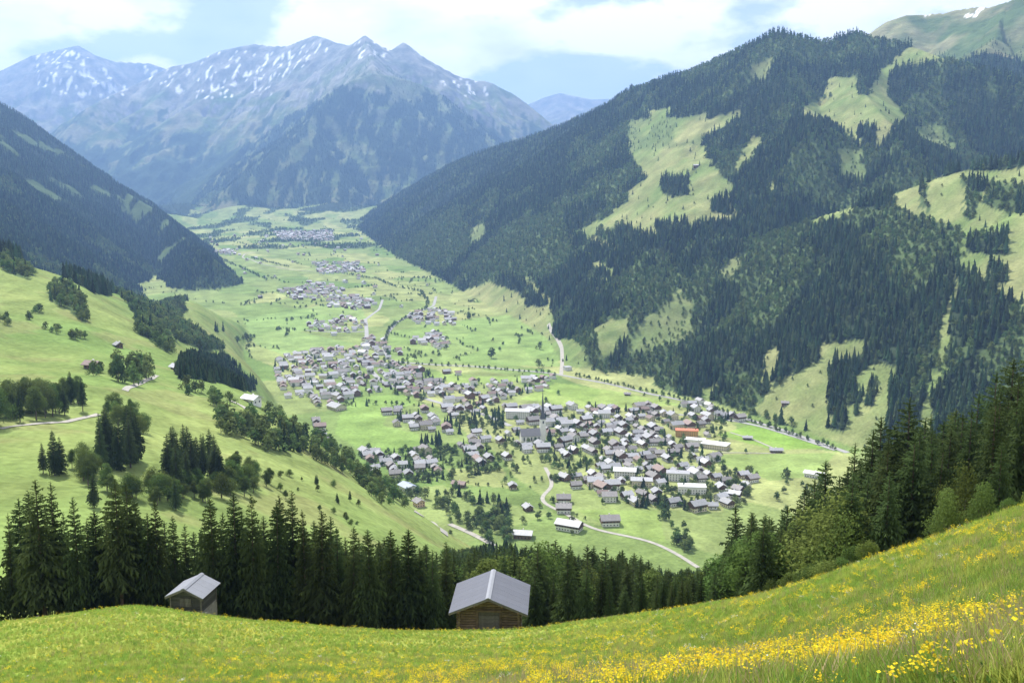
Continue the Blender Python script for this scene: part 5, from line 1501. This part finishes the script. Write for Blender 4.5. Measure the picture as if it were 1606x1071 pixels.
def herb(seed):
    r = random.Random(seed); V, Fc = [], []
    for i in range(26):
        a = r.uniform(0, 6.283); q = r.uniform(.02, .2); z = r.uniform(.04, .3); s = r.uniform(.02, .05)
        c = Vector((q * math.cos(a), q * math.sin(a), z)); n = (Vector((0, 0, 1)) + blob_dirs(r) * .8).normalized(); u = n.orthogonal().normalized() ; v = n.cross(u)
        k = len(V); V.extend([tuple(c - u * s), tuple(c + v * s * .5), tuple(c + u * s), tuple(c - v * s * .5)]); Fc.append((k, k + 1, k + 2, k + 3))
    return to_mesh('herb', V, Fc, [M_HERB])
def flower(seed, heads, mat, size=.011, n=12):
    r = random.Random(seed); V, Fc, mi = [], [], []
    for hd in range(heads):
        bx, by = r.uniform(-.14, .14), r.uniform(-.14, .14); h = r.uniform(.24, .48)
        tx, ty = bx + r.uniform(-.05, .05), by + r.uniform(-.05, .05)
        s = len(V); V.extend([(bx - .004, by, 0), (bx + .004, by, 0), (tx, ty, h)]); Fc.append((s, s + 1, s + 2)); mi.append(1)
        for i in range(n):
            c = Vector((tx + r.gauss(0, .03), ty + r.gauss(0, .03), h + r.uniform(-.05, .03)))
            nn = (Vector((0, 0, 1)) + blob_dirs(r) * .7).normalized(); u = nn.orthogonal().normalized(); v = nn.cross(u); q = size * r.uniform(.7, 1.3)
            k = len(V); V.extend([tuple(c - u * q), tuple(c - v * q), tuple(c + u * q), tuple(c + v * q)]); Fc.append((k, k + 1, k + 2, k + 3)); mi.append(0)
    return to_mesh('flower', V, Fc, [mat, M_STEM], mi)
G_ = [tuft(1, 22, .16, .36, .13, M_GRASS), tuft(2, 22, .2, .42, .14, M_GRASS), tuft(3, 20, .2, .40, .13, M_GRASS2), tuft(4, 18, .25, .5, .12, M_GRASS2), tuft(5, 14, .3, .62, .12, M_DRY, .004), herb(6), herb(7)]
FL_ = [flower(1, 5, M_YEL), flower(2, 7, M_YEL), flower(3, 4, M_YEL, .015), flower(4, 4, M_WHT, .012, 10)]
def meadow_points(n, y0, y1, seed):
    r = np.random.default_rng(seed)
    y = np.exp(r.uniform(math.log(y0), math.log(y1), n)); u = r.uniform(-.60, .60, n); x = u * y
    z = ground(x, y)
    px, py = proj(x, y, z)
    ed = np.interp(px, [-100, 0, 120, 230, 340, 560, 768, 900, 1000, 1100, 1200, 1300, 1400, 1500, 1606, 1800], [92, 90, 96, 99, 98, 98, 100, 97, 91, 83, 75, 66, 58, 51, 45, 38])
    m = (py < 1130) & (y < ed + r.uniform(-1, 2.5, n)) & visible(x, y, z, .4, .002)
    return np.stack([x[m], y[m], z[m]], 1), px[m], py[m], r
def in_hut(p):
    a, b = None, None
    c1 = (np.abs(p[:, 0] - float(ray(767, 984)[0]) * 95 - 0) < 3.2) & (p[:, 1] > 94.6) & (p[:, 1] < 101.5)
    c2 = (np.abs(p[:, 0] - float(ray(292, 958)[0]) * 94 - .3) < 1.9) & (p[:, 1] > 93.6) & (p[:, 1] < 98)
    return c1 | c2
p, px, py, r = meadow_points(240000, 3.2, 106, 5)
k = ~in_hut(p); p, px, py = p[k], px[k], py[k]
ra_ = np.random.default_rng(19)
qa = np.stack([ra_.uniform(-26, 30, 60000), ra_.uniform(-4, 36, 60000)], 1)
qa = qa[(np.abs(qa[:, 0]) > .58 * qa[:, 1]) & (np.abs(qa[:, 0]) < .72 * qa[:, 1] + 14)][:30000]
qz = np.where((np.abs(qa[:, 0]) < .71 * qa[:, 1]) & (qa[:, 1] > 3), ground(qa[:, 0], np.maximum(qa[:, 1], 1.6)), apron_z(qa[:, 0], qa[:, 1]))
p = np.concatenate([p, np.column_stack([qa, qz])]); px = np.concatenate([px, np.full(len(qa), 900.)]); py = np.concatenate([py, np.full(len(qa), 1000.)])
p_ok = (p[:, 0] ** 2 + p[:, 1] ** 2) > 1.5 ** 2; p, px, py = p[p_ok], px[p_ok], py[p_ok]
nz = fbm(p[:, 0] / 2.2, p[:, 1] / 2.2, 3, 15); nz2 = fbm(p[:, 0] / 9, p[:, 1] / 9, 3, 25)
rr = r.random(len(p))
idx = np.where(nz + nz2 * .6 > .15, r.integers(2, 4, len(p)), r.integers(0, 2, len(p)))
idx = np.where(rr < .03 + .08 * np.clip(nz2, 0, 1), 4, idx)
idx = np.where((rr > .90) & (nz < .1), r.integers(5, 7, len(p)), idx)
scl = r.uniform(.75, 1.3, len(p)) * np.interp(p[:, 1], [3, 15, 40, 100], [.50, .62, .62, .55])
scatter('grass', p, scl, G_, 'long mixed grass and herbs of the foreground meadow', 'grass', idx=idx)
p, px, py, r = meadow_points(130000, 3.4, 106, 8)
k = ~in_hut(p); p, px, py = p[k], px[k], py[k]
nz = fbm(p[:, 0] / 1.5, p[:, 1] / 1.5, 4, 35) + .14 * fbm(p[:, 0] / 14, p[:, 1] / 14, 3, 37)
bias = np.interp(px, [0, 300, 600, 900, 1606], [.0, .10, .20, .22, .05])
kk = (r.random(len(p)) < np.interp(p[:, 1], [3, 8, 15, 40, 100], [.55, .30, .38, .8, 1])) & (nz + bias + r.normal(0, .34, len(p)) > .86)
p, px, py = p[kk], px[kk], py[kk]
idx = np.where(r.random(len(p)) < .05, 3, r.integers(0, 3, len(p)))
scatter('flowers', p, r.uniform(.75, 1.25, len(p)) * np.interp(p[:, 1], [3, 15, 40, 100], [.62, .72, .78, .72]), FL_, 'yellow wild flowers drifting through the foreground meadow', 'flowers', idx=idx)
print('flowers', len(p))
# ------------------------------------------------------------------ haze
hm, hnt, HN, HK, ho = new_mat('valley_haze')
pv = HN.new('ShaderNodeVolumePrincipled')
pv.inputs['Color'].default_value = (.31, .535, 1.0, 1); pv.inputs['Density'].default_value = 7.0e-5; pv.inputs['Anisotropy'].default_value = .25
HK.new(pv.outputs['Volume'], ho.inputs['Volume'])
ztop = float(H.max()) + 60; zbot = float(H.min()) - 8
hx, hy0, hy1 = 15500, -400.0, 20500.0
hv = [(sx * hx, y, z) for z in (zbot, ztop) for y in (hy0, hy1) for sx in (-1, 1)]
hf = [(0, 2, 3, 1), (4, 5, 7, 6), (0, 1, 5, 4), (2, 6, 7, 3), (0, 4, 6, 2), (1, 3, 7, 5)]
hme = bpy.data.meshes.new('haze'); hme.from_pydata(hv, [], hf); hme.materials.append(hm)
hz = bpy.data.objects.new('haze', hme); COL.objects.link(hz)
tag(hz, 'thin blue summer haze filling the whole valley', 'haze', None, 'stuff')
